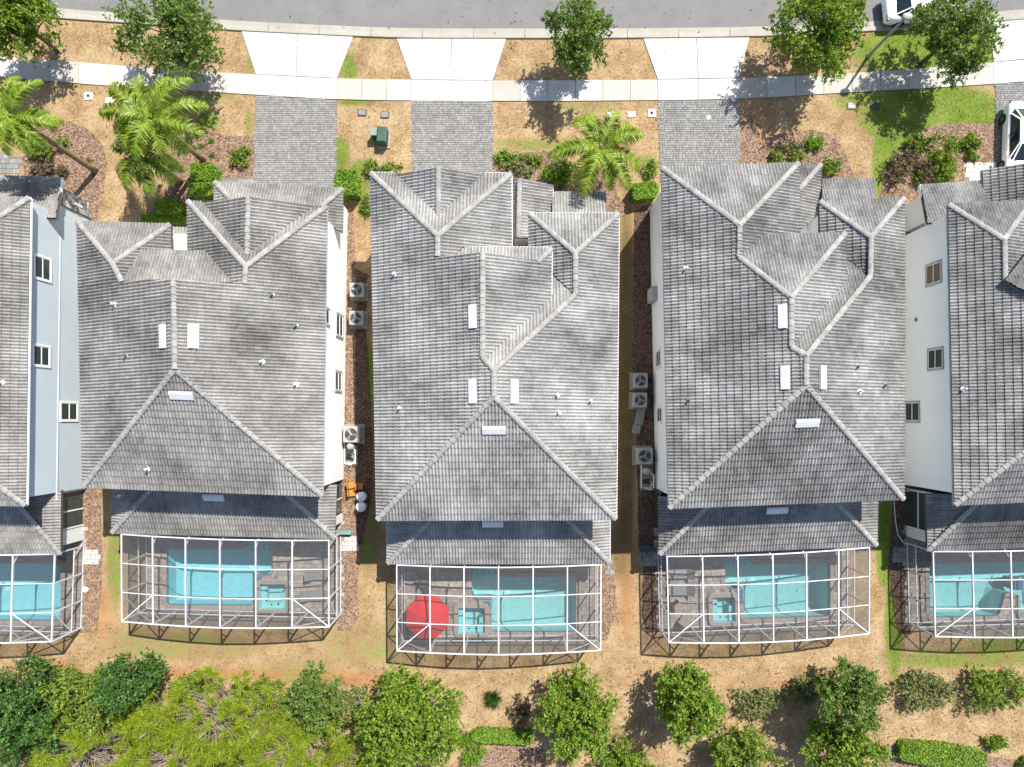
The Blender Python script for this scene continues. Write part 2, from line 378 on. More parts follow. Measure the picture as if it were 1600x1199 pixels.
# road (asphalt), kerb sections
m = MB(); pts = []
lo = shift(kerb_out, -9.5); up = shift(kerb_out, -225)
xs = [-880+20*i for i in range(168)]
a = m.pts([P(x, interp(lo, x), .012) for x in xs]); b = m.pts([P(x, interp(up, x), .012) for x in xs])
for i in range(len(xs)-1): m.f.append((a+i, a+i+1, b+i+1, b+i))
structure(m.build('road', MAT['asphalt']))
kerb_base = MB()
pl = strip(shift(kerb_out, -16), kerb_out, -860, 2400, 0); kerb_base.prism(pl, -.05, .006)
kb = structure(kerb_base.build('kerb', MAT['joint'])); HARD.append(pl)
HARD.append(strip(shift(kerb_out, -225), kerb_out, -860, 2400, 0))
x = -860.0
while x < 2400:
    x1 = x+80; m = MB(); n = 5
    prof = [(-16.5, .022), (-8.2, .03), (-6.6, .09), (-.8, .11), (0, .02)]
    rows = []
    for i in range(n+1):
        xx = x+.35+(x1-x-.7)*i/n
        rows.append(m.pts([P(xx, interp(kerb_out, xx)+d, 0)+Vector((0,0,z)) for d, z in prof]))
    for r0, r1 in zip(rows, rows[1:]):
        for k in range(len(prof)-1): m.f.append((r0+k, r0+k+1, r1+k+1, r1+k))
    m.build('kerb_section', MAT['kerb'], kb); x = x1
# sidewalk slabs
sb = MB(); pl = strip(walk_up, walk_lo, -860, 2400, 0); sb.prism(pl, -.05, .03); HARD.append(pl)
swk = structure(sb.build('sidewalk', MAT['joint']))
drv = [(400,527),(643,770),(1027.5,1154),(1552,1682),(-190,-60)]
edges = sorted([-860]+[e for d in drv for e in d]+[2400])
for e0, e1 in zip(edges, edges[1:]):
    isd = (e0, e1) in drv
    n = 2 if isd else max(1, round((e1-e0)/44))
    for i in range(n):
        a, b = e0+(e1-e0)*i/n, e0+(e1-e0)*(i+1)/n
        m = MB(); m.prism(strip(shift(walk_up, .3), shift(walk_lo, -.3), a+.35, b-.35, 0), -.02, .06+random.uniform(-.004,.004))
        m.build('concrete_slab', MAT['concrete'] if isd or random.random() < .3 else MAT['walkconc'], swk)
# driveway aprons of two slabs each, paver driveways
aprons = [((378,50),(552,58.6),(527,123),(400,117)), ((620,61.5),(791,61.8),(770,126.5),(643,125.3)), ((1005,61.3),(1171,59.5),(1154,122.5),(1027.5,125)), ((1545,36.5),(1705,21),(1682,85),(1552,98)), ((-212,-8),(-40,17),(-60,83),(-190,66))]
for k, (A,B,C,D) in enumerate(aprons):
    T = lambda p, q, t: (p[0]+(q[0]-p[0])*t, p[1]+(q[1]-p[1])*t)
    base = MB().prism(PX([A,B,C,D]), -.05, .02).build('driveway_apron', MAT['joint']); structure(base); HARD.append(PX([A,B,C,D]))
    for t0, t1 in ((.002,.497),(.503,.998)):
        q = [T(A,B,t0), T(A,B,t1), T(D,C,t1), T(D,C,t0)]; q[2] = (q[2][0], q[2][1]-.5); q[3] = (q[3][0], q[3][1]-.5)
        MB().prism(PX(q), -.02, .055).build('concrete_slab', MAT['concrete'], base)
def pavers(poly, lw, lh, z, mat, parent=None, skip=None, rot=0.0, name='paver', gap=.014):
    ca, sa = math.cos(rot), math.sin(rot); pr = [(p[0]*ca+p[1]*sa, -p[0]*sa+p[1]*ca) for p in poly]
    x0, x1 = min(p[0] for p in pr), max(p[0] for p in pr); y0, y1 = min(p[1] for p in pr), max(p[1] for p in pr)
    m = MB(); y = y0; r = 0
    while y < y1:
        h = lh*random.choice((1,1,1.0)); x = x0-random.random()*lw
        while x < x1:
            w = lw*random.choice((.62,1,1,1.35)); cx, cy = x+w/2, y+h/2
            wx, wy = cx*ca-cy*sa, cx*sa+cy*ca
            if in_poly(wx, wy, poly) and not (skip and skip(wx, wy)):
                zz = z+random.uniform(-.004,.004); hw, hh = (w-gap)/2, (h-gap)/2
                vs = []
                for q, zq, g in ((1, z-.05, 0), (2, zz, .006)):
                    for sx_, sy_ in ((-1,-1),(1,-1),(1,1),(-1,1)):
                        lx, ly = cx+sx_*(hw-g), cy+sy_*(hh-g); vs.append((lx*ca-ly*sa, lx*sa+ly*ca, zq))
                b = m.pts(vs)
                for f in ((4,5,6,7),(0,1,5,4),(1,2,6,5),(2,3,7,6),(3,0,4,7)): m.f.append(tuple(b+i for i in f))
            x += w
        y += h
    return stuff(m.build(name, mat, parent))
drives = [[(400,149.5),(527,156.5),(524,300),(396,290)], [(643,158.5),(770,159),(770,300),(645,300)], [(1028.5,158),(1154,155.5),(1157,290),(1031,290)], [(1555,132),(1684,119),(1690,285),(1557,290)], [(-188,98),(-58,117),(-62,285),(-192,280)]]
for d in drives:
    pl = PX(d); HARD.append(pl)
    o = MB().prism(pl, -.05, .012).build('driveway', MAT['joint']); structure(o)
    pavers(pl, .175, .135, .04, MAT['paver'], o, None, 0, 'paver', .010)
for d in [[(338,277),(400,277),(400,296),(338,290)], [(1508,256),(1557,252),(1557,285),(1508,285)], [(-10,244),(32,246),(32,272),(-10,272)]]:
    pl = PX(d); HARD.append(pl); o = MB().prism(pl, -.05, .01).build('front_path', MAT['joint']); structure(o); pavers(pl, .3, .3, .035, MAT['concrete' if d[0][0] > 1000 else 'paver'], o)

# ---------------------------------------------------------------- roofs
PITCH = .46; TW, TE = .34, .385; NS = 8
class Plane:
    def __init__(s, a, b, z, way):
        s.p = P(*a, z); q = P(*b, z); t = Vector((q.x-s.p.x, q.y-s.p.y, 0)).normalized()
        d = Vector((-t.y, t.x, 0)); want = {'L': Vector((1,0,0)), 'R': Vector((-1,0,0)), 'F': Vector((0,-1,0)), 'B': Vector((0,1,0))}[way]
        if d.dot(want) < 0: d = -d
        s.d = d; s.z = z; s.n = Vector((-PITCH*d.x, -PITCH*d.y, 1)).normalized()
        s.v = Vector((d.x, d.y, PITCH)).normalized(); s.u = s.v.cross(s.n).normalized()
    def hit(s, px, py):
        a, b = px-CX, CY-py
        k = (H-s.z+PITCH*(s.p.x*s.d.x+s.p.y*s.d.y))/(F+PITCH*(a*s.d.x+b*s.d.y))
        return Vector((a*k, b*k, H-F*k))
    def uv(s, w): r = w-s.p; return (r.dot(s.u), r.dot(s.v))
    def at(s, u, v, h): return s.p+s.u*u+s.v*v+s.n*h
def wave(u): return .037*math.cos(2*math.pi*u/(TW/2))
WV = [wave(TW*i/NS) for i in range(NS+1)]
def height(i, t): return .05+WV[i]+.048*(1-t)
def clip(poly, a, b, c):                       # keep a*u+b*v+c >= 0
    out = []
    for i in range(len(poly)):
        p, q = poly[i-1], poly[i]; dp, dq = a*p[0]+b*p[1]+c, a*q[0]+b*q[1]+c
        if (dp >= 0) != (dq >= 0):
            t = dp/(dp-dq); out.append((p[0]+(q[0]-p[0])*t, p[1]+(q[1]-p[1])*t))
        if dq >= 0: out.append(q)
    return out
tile_me = {}
def tile_mesh(mat):
    if mat.name in tile_me: return tile_me[mat.name]
    m = MB()
    a = m.pts([(TW*i/NS, 0, height(i,0)) for i in range(NS+1)]); b = m.pts([(TW*i/NS, TE, height(i,1)) for i in range(NS+1)])
    c = m.pts([(TW*i/NS, .003, height(i,1)-.004) for i in range(NS+1)])
    for i in range(NS): m.f.append((a+i,a+i+1,b+i+1,b+i)); m.f.append((c+i,c+i+1,a+i+1,a+i))
    me = bpy.data.meshes.new('tile'); me.from_pydata(m.v, [], m.f); me.materials.append(mat); me.update(); tile_me[mat.name] = me; return me
def tile_face(pl, uvs, mb, whole):
    us, vs = [p[0] for p in uvs], [p[1] for p in uvs]
    tris = []
    for t in tessellate_polygon([[Vector((p[0],p[1],0)) for p in uvs]]):
        A,B,C = (uvs[i] for i in t)
        if (B[0]-A[0])*(C[1]-A[1])-(C[0]-A[0])*(B[1]-A[1]) < 0: B, C = C, B
        tris.append((A,B,C))
    for r in range(math.floor(min(vs)/TE), math.ceil(max(vs)/TE)):
        for c in range(math.floor(min(us)/TW), math.ceil(max(us)/TW)):
            u0, v0 = c*TW, r*TE
            cs = [in_poly(u0+a*TW, v0+b*TE, uvs) for a in (.01,.5,.99) for b in (.01,.5,.99)]
            if all(cs): whole.append((pl, u0, v0)); continue
            for A,B,C in tris:
                if max(A[0],B[0],C[0]) < u0 or min(A[0],B[0],C[0]) > u0+TW or max(A[1],B[1],C[1]) < v0 or min(A[1],B[1],C[1]) > v0+TE: continue
                for i in range(NS):
                    q = [(u0+TW*i/NS, v0), (u0+TW*(i+1)/NS, v0), (u0+TW*(i+1)/NS, v0+TE), (u0+TW*i/NS, v0+TE)]
                    for p0, p1 in ((A,B),(B,C),(C,A)):
                        a, b = -(p1[1]-p0[1]), p1[0]-p0[0]
                        q = clip(q, a, b, -(a*p0[0]+b*p0[1]))
                        if len(q) < 3: break
                    if len(q) < 3: continue
                    low = min(p[1] for p in q)
                    w = []
                    for u, v in q:
                        f = (u-u0)/TW*NS-i; h = WV[i]*(1-f)+WV[i+1]*f
                        w.append(pl.at(u, v, .05+h+.048*(1-(v-v0)/TE)))
                    mb.poly(w)
                    if low < v0+.005:
                        e = [p for p in q if p[1] < v0+.005]
                        if len(e) >= 2:
                            e.sort(); (ua,_),(ub,_) = e[0], e[-1]
                            ha = WV[i]*(1-((ua-u0)/TW*NS-i))+WV[i+1]*((ua-u0)/TW*NS-i); hb = WV[i]*(1-((ub-u0)/TW*NS-i))+WV[i+1]*((ub-u0)/TW*NS-i)
                            mb.poly([pl.at(ua,v0+.003,.046+ha), pl.at(ub,v0+.003,.046+hb), pl.at(ub,v0,.098+hb), pl.at(ua,v0,.098+ha)])
cap_me = None
def cap_mesh():
    global cap_me
    if cap_me: return cap_me
    m = MB(); n = 6; L = .40; rings = []
    for y, r in ((0, 1.12), (.02, 1.14), (L, .95)):
        rings.append(m.pts([(-.135*r*math.cos(math.pi*k/n), y, .085*r*math.sin(math.pi*k/n)+(.018 if y < .1 else 0)-.03) for k in range(n+1)]))
    for a, b in zip(rings, rings[1:]):
        for k in range(n): m.f.append((a+k, a+k+1, b+k+1, b+k))
    m.f.append(tuple(rings[0]+k for k in range(n+1))[::-1])
    cap_me = bpy.data.meshes.new('ridge_tile'); cap_me.from_pydata(m.v, [], m.f); cap_me.materials.append(MAT['ridge']); cap_me.update(); return cap_me
def add_caps(parent, a, b):
    if a.z > b.z: a, b = b, a
    d = b-a; L = d.length; n = max(1, round(L/.36)); d.normalize()
    x = d.cross(Vector((0,0,1))).normalized(); z = x.cross(d)
    for i in range(n):
        p = a+d*(L*i/n)+Vector((0,0,.085))
        M = Matrix(((x.x,d.x,z.x,p.x),(x.y,d.y,z.y,p.y),(x.z,d.z,z.z,p.z),(0,0,0,1)))
        o = bpy.data.objects.new('ridge_tile', cap_mesh()); link(o, parent); o.matrix_basis = M @ Matrix.Rotation(random.uniform(-.03,.03), 4, 'Z') @ Matrix.Diagonal((1, L/n/.36, 1, 1))
def build_roof(house, name, planes, faces, caps, mat, gutters=(), gable=(), wallmat=None, guttermat='white', gw=.07):
    PL = {k: Plane(*v) for k, v in planes.items()}
    deck = MB(); part = MB(); whole = []
    for key, pts in faces:
        pl = PL[key]; w = [pl.hit(*p) for p in pts]
        deck.poly([q-Vector((0,0,.03)) for q in w]); deck.poly([q-Vector((0,0,.17)) for q in w][::-1])
        n = len(w)
        for i in range(n): a, b = w[i], w[(i+1)%n]; deck.poly([a-Vector((0,0,.17)), b-Vector((0,0,.17)), b-Vector((0,0,.03)), a-Vector((0,0,.03))])
        n0 = len(part.f); tile_face(pl, [pl.uv(q) for q in w], part, whole)
        if abs(pl.d.y) > .7: part.m2.extend(range(n0, len(part.f)))
    roof = deck.build(name, MAT['deckroof'], house)
    for key, a, key2, b in caps: add_caps(roof, PL[key].hit(*a), PL[key2].hit(*b))
    for key, a, b in gutters:
        p, q = PL[key].hit(*a), PL[key].hit(*b); off = -PL[key].d*(gw*.5+.005)-Vector((0,0,.06))
        MB().bar(p+off, q+off, gw, .12).build('gutter', MAT[guttermat], roof)
    for g in gable:
        MB().poly([PL[k].hit(*p)-Vector((0,0,.05)) for k, p in g]).build('gable_end', wallmat, roof)
    return roof, part, whole, PL
def finish_tiles(house, roofs, mat, limit=300):
    allw = [(w, r) for r, part, whole, _ in roofs for w in whole]
    def key(t):
        pl, u, v = t[0]; p = pl.at(u, v, 0)
        off = 0 if (abs(p.x+.3) < 30.5 and -21 < p.y < 25) else 50
        return (p-Vector((0,0,H))).length/max(.2, pl.n.dot((Vector((0,0,H))-p).normalized()))+off
    allw.sort(key=key); key2 = [k for k in MAT if MAT[k] == mat][0]+'y'
    for (pl, u, v), r in allw[:limit]:
        o = bpy.data.objects.new('tile', tile_mesh(MAT[key2] if abs(pl.d.y) > .7 else mat)); link(o, r); p = pl.at(u, v, 0)
        o.matrix_basis = Matrix(((pl.u.x,pl.v.x,pl.n.x,p.x),(pl.u.y,pl.v.y,pl.n.y,p.y),(pl.u.z,pl.v.z,pl.n.z,p.z),(0,0,0,1)))
    rest = {}
    for (w, r) in allw[limit:]: rest.setdefault(r.name, []).append(w)
    for r, part, whole, _ in roofs:
        part.mat2 = key2
        for pl, u, v in rest.get(r.name, []):
            n0 = len(part.f)
            a = part.pts([pl.at(u+TW*i/NS, v, height(i,0)) for i in range(NS+1)]); b = part.pts([pl.at(u+TW*i/NS, v+TE, height(i,1)) for i in range(NS+1)])
            c = part.pts([pl.at(u+TW*i/NS, v+.003, height(i,1)-.004) for i in range(NS+1)])
            for i in range(NS): part.f.append((a+i,a+i+1,b+i+1,b+i)); part.f.append((c+i,c+i+1,a+i+1,a+i))
            if abs(pl.d.y) > .7: part.m2.extend(range(n0, len(part.f)))
        if part.f: stuff(part.build('tile_field', mat, r))
def roof_vent(roof, pl, px, py, along):
    p = pl.hit(px, py); t = pl.u if along == 'u' else pl.v
    s = pl.n.cross(t); L, W, Z = 1.16, .42, .15
    m = MB(); base = p+pl.n*.07
    prof = [(-W/2, 0), (-W/2, Z*.75), (-W/2+.09, Z), (W/2, Z*.55), (W/2, 0)] if True else None
    d = pl.v if along == 'u' else pl.v
    rows = [m.pts([base+t*e+s*x*(1 if s.dot(-pl.v) < 0 or along != 'u' else -1)*-1+pl.n*z for x, z in prof]) for e in (-L/2, L/2)]
    n = len(prof)
    for i in range(n-1): m.f.append((rows[0]+i, rows[0]+i+1, rows[1]+i+1, rows[1]+i))
    m.f.append(tuple(rows[0]+i for i in range(n))[::-1]); m.f.append(tuple(rows[1]+i for i in range(n)))
    v = m.build('roof_vent', MAT['alu'], roof)
    MB().poly([base+t*(e*L*.52)+s*(x*W*.62)-pl.n*.03+pl.n*.055 for e, x in ((-1,-1),(1,-1),(1,1),(-1,1))]).build('flashing', MAT['steel'], roof)
def roof_pipe(roof, pl, px, py):
    p = pl.hit(px, py); m = MB(); m.lathe((p.x, p.y, p.z), [(.13,.04),(.12,.09),(.05,.13),(.05,.42),(.035,.42),(.035,.36)], 12)
    m.build('vent_pipe', MAT['white'] if random.random() < .75 else MAT['steel'], roof)

def wall_body(house, poly_px, ze, ins, ztop, mat, name='wall', zb=-.1):
    poly = inset(PX(poly_px, ze), ins); HARD.append([(p.x, p.y) for p in poly])
    o = MB().prism(poly, zb, ztop).build(name, mat, house); return o, poly
def wall_x(a, b, ins):
    A, B = P(*a, ZE), P(*b, ZE); return lambda y: A.x+(B.x-A.x)*(y-A.y)/(B.y-A.y)+ins
def window(house, x, y0, y1, z0, z1, side, trim='trim', mull=True):
    # window on a wall facing +x (side=1) or -x (side=-1)
    t = .11; f = MB(); a = x; b = x+side*.045
    f.bbox(a-side*.02, b, y0-t, y1+t, z0-t, z0); f.bbox(a-side*.02, b, y0-t, y1+t, z1, z1+t)
    f.bbox(a-side*.02, b, y0-t, y0, z0, z1); f.bbox(a-side*.02, b, y1, y1+t, z0, z1)
    w = f.build('window', MAT[trim], house)
    MB().bbox(a-side*.02, a+side*.012, y0, y1, z0, z1).build('pane', MAT['glass'], w)
    s = MB()
    if mull: s.bbox(a, a+side*.032, y0, y1, (z0+z1)/2-.03, (z0+z1)/2+.03)
    for yy in (y0+.02, y1-.02): s.bbox(a, a+side*.028, yy-.02, yy+.02, z0, z1)
    for zz in (z0+.02, z1-.02): s.bbox(a, a+side*.028, y0+.04, y1-.04, zz-.02, zz+.02)
    s.build('sash', MAT['white'], w)
def lanai(house, BL, BR, hL, hR, tL, tR, mat, z=2.75, gut=False):
    planes = {'B': (BL, BR, z, 'B'), 'L': (BL, tL, z, 'L'), 'R': (BR, tR, z, 'R')}
    faces = [('B', [BL, BR, hR, hL]), ('L', [BL, hL, tL]), ('R', [BR, tR, hR])]
    caps = [('B', BL, 'B', hL), ('B', BR, 'B', hR)]
    g = [('B', BL, BR)]+([('L', BL, tL), ('R', BR, tR)] if gut else [])
    return build_roof(house, 'porch_roof', planes, faces, caps, mat, g)

ZE, ZB = 5.9, 6.92
# ---- house with gutters (grey tiles, white gutter all round)
def house_center():
    h = thing('house', 'grey tile roofed house with white gutters, pool cage with red umbrella behind', 'house', P(775,560), 'houses along the street'); mat = MAT['tile2']
    planes = {'L': ((580,275),(590,812),ZE,'L'), 'R': ((966,335),(962,811),ZE,'R'), 'B': ((590,812),(962,811),ZE,'B'),
      'F1': ((580,271),(798,272),ZE,'F'), 'W1R': ((798.5,272),(799,386),ZE,'R'), 'GL': ((616,275),(616,330),ZE,'L'), 'GR': ((757.5,275),(757.5,330),ZE,'R'),
      'BF': ((722,387),(862,388),ZB,'F'), 'BR': ((861.5,388),(860.5,463),ZB,'R'), 'F2': ((827,334),(966,334),ZE,'F'), 'W2L': ((827,334),(828,400),ZE,'L'), 'F': ((860,461.5),(899,461.5),6.86,'F')}
    faces = [('L', [(580,271),(684,369),(684,401),(753.5,395),(754,558),(772,579),(772,620),(590,812)]),
      ('R', [(966,334),(899,396),(899,461),(772.5,579),(772,620),(962,811)]), ('B', [(590,812),(772,620),(962,811)]),
      ('F1', [(580,271),(616,271),(685,338),(684,369)]), ('F1', [(684,369),(685,338),(757.5,271.5),(798.5,272)]),
      ('W1R', [(684,369),(798.5,272),(799,387),(722,386),(709,401),(684,401)]), ('GL', [(615,275),(685,260),(685,338)]), ('GR', [(685,260),(758,274),(685,338)]),
      ('BF', [(722,387),(862,388),(841,409),(709,402)]), ('BR', [(753.5,395),(841,409),(861.5,388),(860.5,466),(756,560)]),
      ('F2', [(827,334),(966,334),(899,396)]), ('W2L', [(827,334),(899,396),(899,461),(858,422),(828,422)]), ('F', [(899,459),(772.5,579),(756,560),(860,452),(855,414)])]
    caps = [('L',(580,271),'L',(684,369)), ('W1R',(798.5,272),'W1R',(684,369)), ('L',(684,369),'L',(684,401)), ('GL',(685,261),'GL',(685,338)),
      ('L',(754,396),'L',(754,558)), ('L',(754,558),'L',(772,579)), ('L',(772,579),'L',(772,620)), ('B',(590,812),'B',(772,620)), ('B',(962,811),'B',(772,620)),
      ('F2',(827,334),'F2',(899,396)), ('F2',(966,334),'F2',(899,396)), ('R',(899,396),'R',(899,461)), ('R',(899,461),'R',(772.5,579)), ('BR',(862,388),'BR',(841,409))]
    gut = [('L',(580,271),(590,812)), ('R',(966,334),(962,811)), ('B',(590,812),(962,811)), ('F1',(580,271),(616,271)), ('F1',(757,271.5),(798.5,272)), ('W1R',(798.5,272),(799,387)), ('BF',(722,387),(862,388)), ('BR',(861.5,388),(860.5,463)), ('F2',(827,334),(966,334)), ('W2L',(827,334),(828,388))]
    wm = MAT['wall_white']
    r = build_roof(h, 'roof', planes, faces, caps, mat, gut, [[('L',(684,401)),('L',(753.5,395)),('BR',(841,409))], [('GL',(615,275)),('GL',(685,261)),('GR',(758,274))]], wm)
    wall_body(h, [(580,271),(798,271),(798,387),(828,387),(828,334),(966,334),(962,811),(590,812)], ZE, .42, 5.72, wm)
    o = MB().prism(inset(PX([(724,388),(861,389),(860,470),(760,560),(700,420)], 6.5), .5), 5.6, 6.75).build('upper_wall', wm, h)
    # low entry roofs between the wings
    pl2 = {'R': ((863,300),(863,334),2.9,'R'), 'L': ((775,300),(775,334),2.9,'L'), 'F': ((862,301.5),(947,301.5),2.75,'F')}
    r2 = build_roof(h, 'entry_roof', pl2, [('R', [(812,279),(863,290),(863,372),(810,372)]), ('L', [(777,286),(812,279),(810,372),(777,372)]), ('F', [(863,301.5),(947,301.5),(947,350),(863,350)])], [('R',(812,280),'R',(810,371))], mat, [('F',(863,301.5),(947,301.5)), ('R',(863,290),(863,330))], (), None, 'white', .06)
    wall_body(h, [(795,290),(861,292),(861,304),(945,304),(945,345),(795,380)], 2.8, .3, 2.7, wm, 'entry_wall')
    r3 = lanai(h, (606,880), (952,880), (696,790), (865,790), (606,786), (952,786), mat, gut=True)
    wall_body(h, [(612,786),(946,786),(946,850),(612,850)], 2.75, .3, 2.72, wm, 'rear_wall')
    L, R, B = r[3]['L'], r[3]['R'], r[3]['B']
    for a, b in ((740,495),(740,612)): roof_vent(r[0], L, a, b, 'u')
    roof_vent(r[0], R, 802, 612, 'u'); roof_vent(r[0], B, 772, 671, 'u'); roof_vent(r3[0], r3[3]['B'], 770, 817, 'u')
    for a, b in ((617,429),(625,638)): roof_pipe(r[0], L, a, b)
    for a, b in ((873,645),(923,627),(871,618)): roof_pipe(r[0], R, a, b)
    finish_tiles(h, [r, r2, r3], mat); return h
def house_left():
    h = thing('house', 'white house with warm grey tile roof, right side wall bright, cooling units beside it', 'house', P(330,560), 'houses along the street'); mat = MAT['tile1']
    zs = 6.45
    planes = {'L': ((122,347),(131,761),ZE,'L'), 'R': ((511,322),(504,775),ZE,'R'), 'B': ((131,761),(504,775),ZE,'B'), 'F1': ((122,347),(267,351),ZE,'F'), 'W1R': ((267,351),(268,391),ZE,'R'),
      'SF': ((222,391),(321,393),zs,'F'), 'F2': ((294,315),(511,323),ZE,'F'), 'W2L': ((294,315),(294.5,391),ZE,'L'), 'GL': ((317,316),(317,380),ZE,'L'), 'GR': ((492,323),(491,380),ZE,'R')}
    faces = [('L', [(122,347),(176.5,412),(191,440),(272,436),(274,577),(131,761)]), ('R', [(511,322),(384.5,417),(382.5,444),(272.5,436.5),(274,577),(504,775)]), ('B', [(131,761),(274,577),(504,775)]),
      ('F1', [(122,347),(267,351),(176.5,412)]), ('W1R', [(176.5,412),(267,351),(268,391),(222,391),(191,440)]), ('SF', [(222,391),(321,393),(364,442),(191,441)]),
      ('W2L', [(294,315),(384.5,417),(382.5,444),(364,442),(321,393),(294,391)]), ('F2', [(294,315),(317,316),(387,398),(384.5,417)]), ('F2', [(384.5,417),(387,398),(492,323),(511,322.5)]),
      ('GL', [(317,316),(388,308),(387,398)]), ('GR', [(388,308),(492,323),(387,398)])]
    caps = [('L',(122,347),'L',(176.5,412)), ('F1',(267,351),'F1',(176.5,412)), ('L',(176.5,412),'L',(191,440)), ('L',(272,437),'L',(274,577)), ('B',(131,761),'B',(274,577)), ('B',(504,775),'B',(274,577)),
      ('F2',(294,315),'F2',(384.5,417)), ('F2',(511,322.5),'F2',(384.5,417)), ('W2L',(384.5,417),'W2L',(382.5,444)), ('GL',(388,309),'GL',(387,398))]
    wm = MAT['wall_white']
    r = build_roof(h, 'roof', planes, faces, caps, mat, [('R',(511,322),(504,775)), ('L',(122,347),(131,761)), ('B',(131,761),(504,775))], [[('L',(191,440)),('L',(272,436)),('R',(382.5,444))]], wm, 'trim2', .03)
    wall_body(h, [(122,347),(267,351),(267,391),(294,391),(294,315),(511,322),(504,775),(131,761)], ZE, .36, 5.72, wm)
    pl2 = {'F': ((336,285),(536,295),2.9,'F'), 'L': ((336,285),(336,318),2.9,'L'), 'R': ((536,295),(535,365),2.9,'R'), 'F3': ((268,356),(294,357),2.8,'F')}
    r2 = build_roof(h, 'garage_roof', pl2, [('F', [(336,285),(536,295),(490,334),(372,324)]), ('L', [(336,285),(372,324),(336,324)]), ('R', [(536,295),(535,365),(505,345),(490,334)]), ('F3', [(266,356),(297,357),(297,405),(266,405)])],
      [('F',(336,285),'F',(372,324)), ('F',(536,295),'F',(490,334))], mat, [('F',(336,285),(536,295))], (), None, 'trim2', .03)
    wall_body(h, [(339,288),(533,298),(531,375),(339,340)], 2.9, .3, 2.75, wm, 'garage_wall')
    wall_body(h, [(272,366),(292,366),(292,398),(272,398)], 4.3, .0, 4.3, wm, 'entry_wall')
    r3 = lanai(h, (176,832), (523,840.5), (248,752), (437,762), (178,745), (526,757), mat)
    wall_body(h, [(182,745),(517,757),(517,808),(182,800)], 2.75, .3, 2.72, wm, 'rear_wall')
    L, R, B = r[3]['L'], r[3]['R'], r[3]['B']
    roof_vent(r[0], L, 257, 526, 'u'); roof_vent(r[0], R, 302, 526, 'u'); roof_vent(r[0], B, 285, 617, 'u'); roof_vent(r3[0], r3[3]['B'], 335, 776, 'u')
    for a, b in ((181,476),(199,556)): roof_pipe(r[0], L, a, b)
    for a, b in ((427,462),(464,510),(411,566),(464,601)): roof_pipe(r[0], R, a, b)
    roof_pipe(r[0], B, 233, 733); roof_pipe(r3[0], r3[3]['L'], 188, 775)
    x = P(508,560,ZE).x-.36
    for y0, y1, z0, z1 in ((4.85,6.05,.9,2.3), (1.68,2.72,1.0,2.35), (5.2,6.0,3.9,5.1)): window(h, wall_x((511,322),(504,775),-.36)((y0+y1)/2)+.01, y0, y1, z0, z1, 1, 'trim2')
    # side wall of the rear porch: dark sliding door and white post
    px_ = P(523,800,2.75).x-.3
    d = MB().bbox(px_-.02, px_+.03, -5.6, -3.9, .1, 2.3).build('sliding_door', MAT['glass'], h); MB().bbox(px_-.02, px_+.05, -4.8, -4.72, .1, 2.3).build('frame', MAT['white'], d)
    MB().bbox(px_-.2, px_+.07, -6.2, -5.75, 0, 2.7).build('porch_post', MAT['white'], h)
    finish_tiles(h, [r, r2, r3], mat); return h
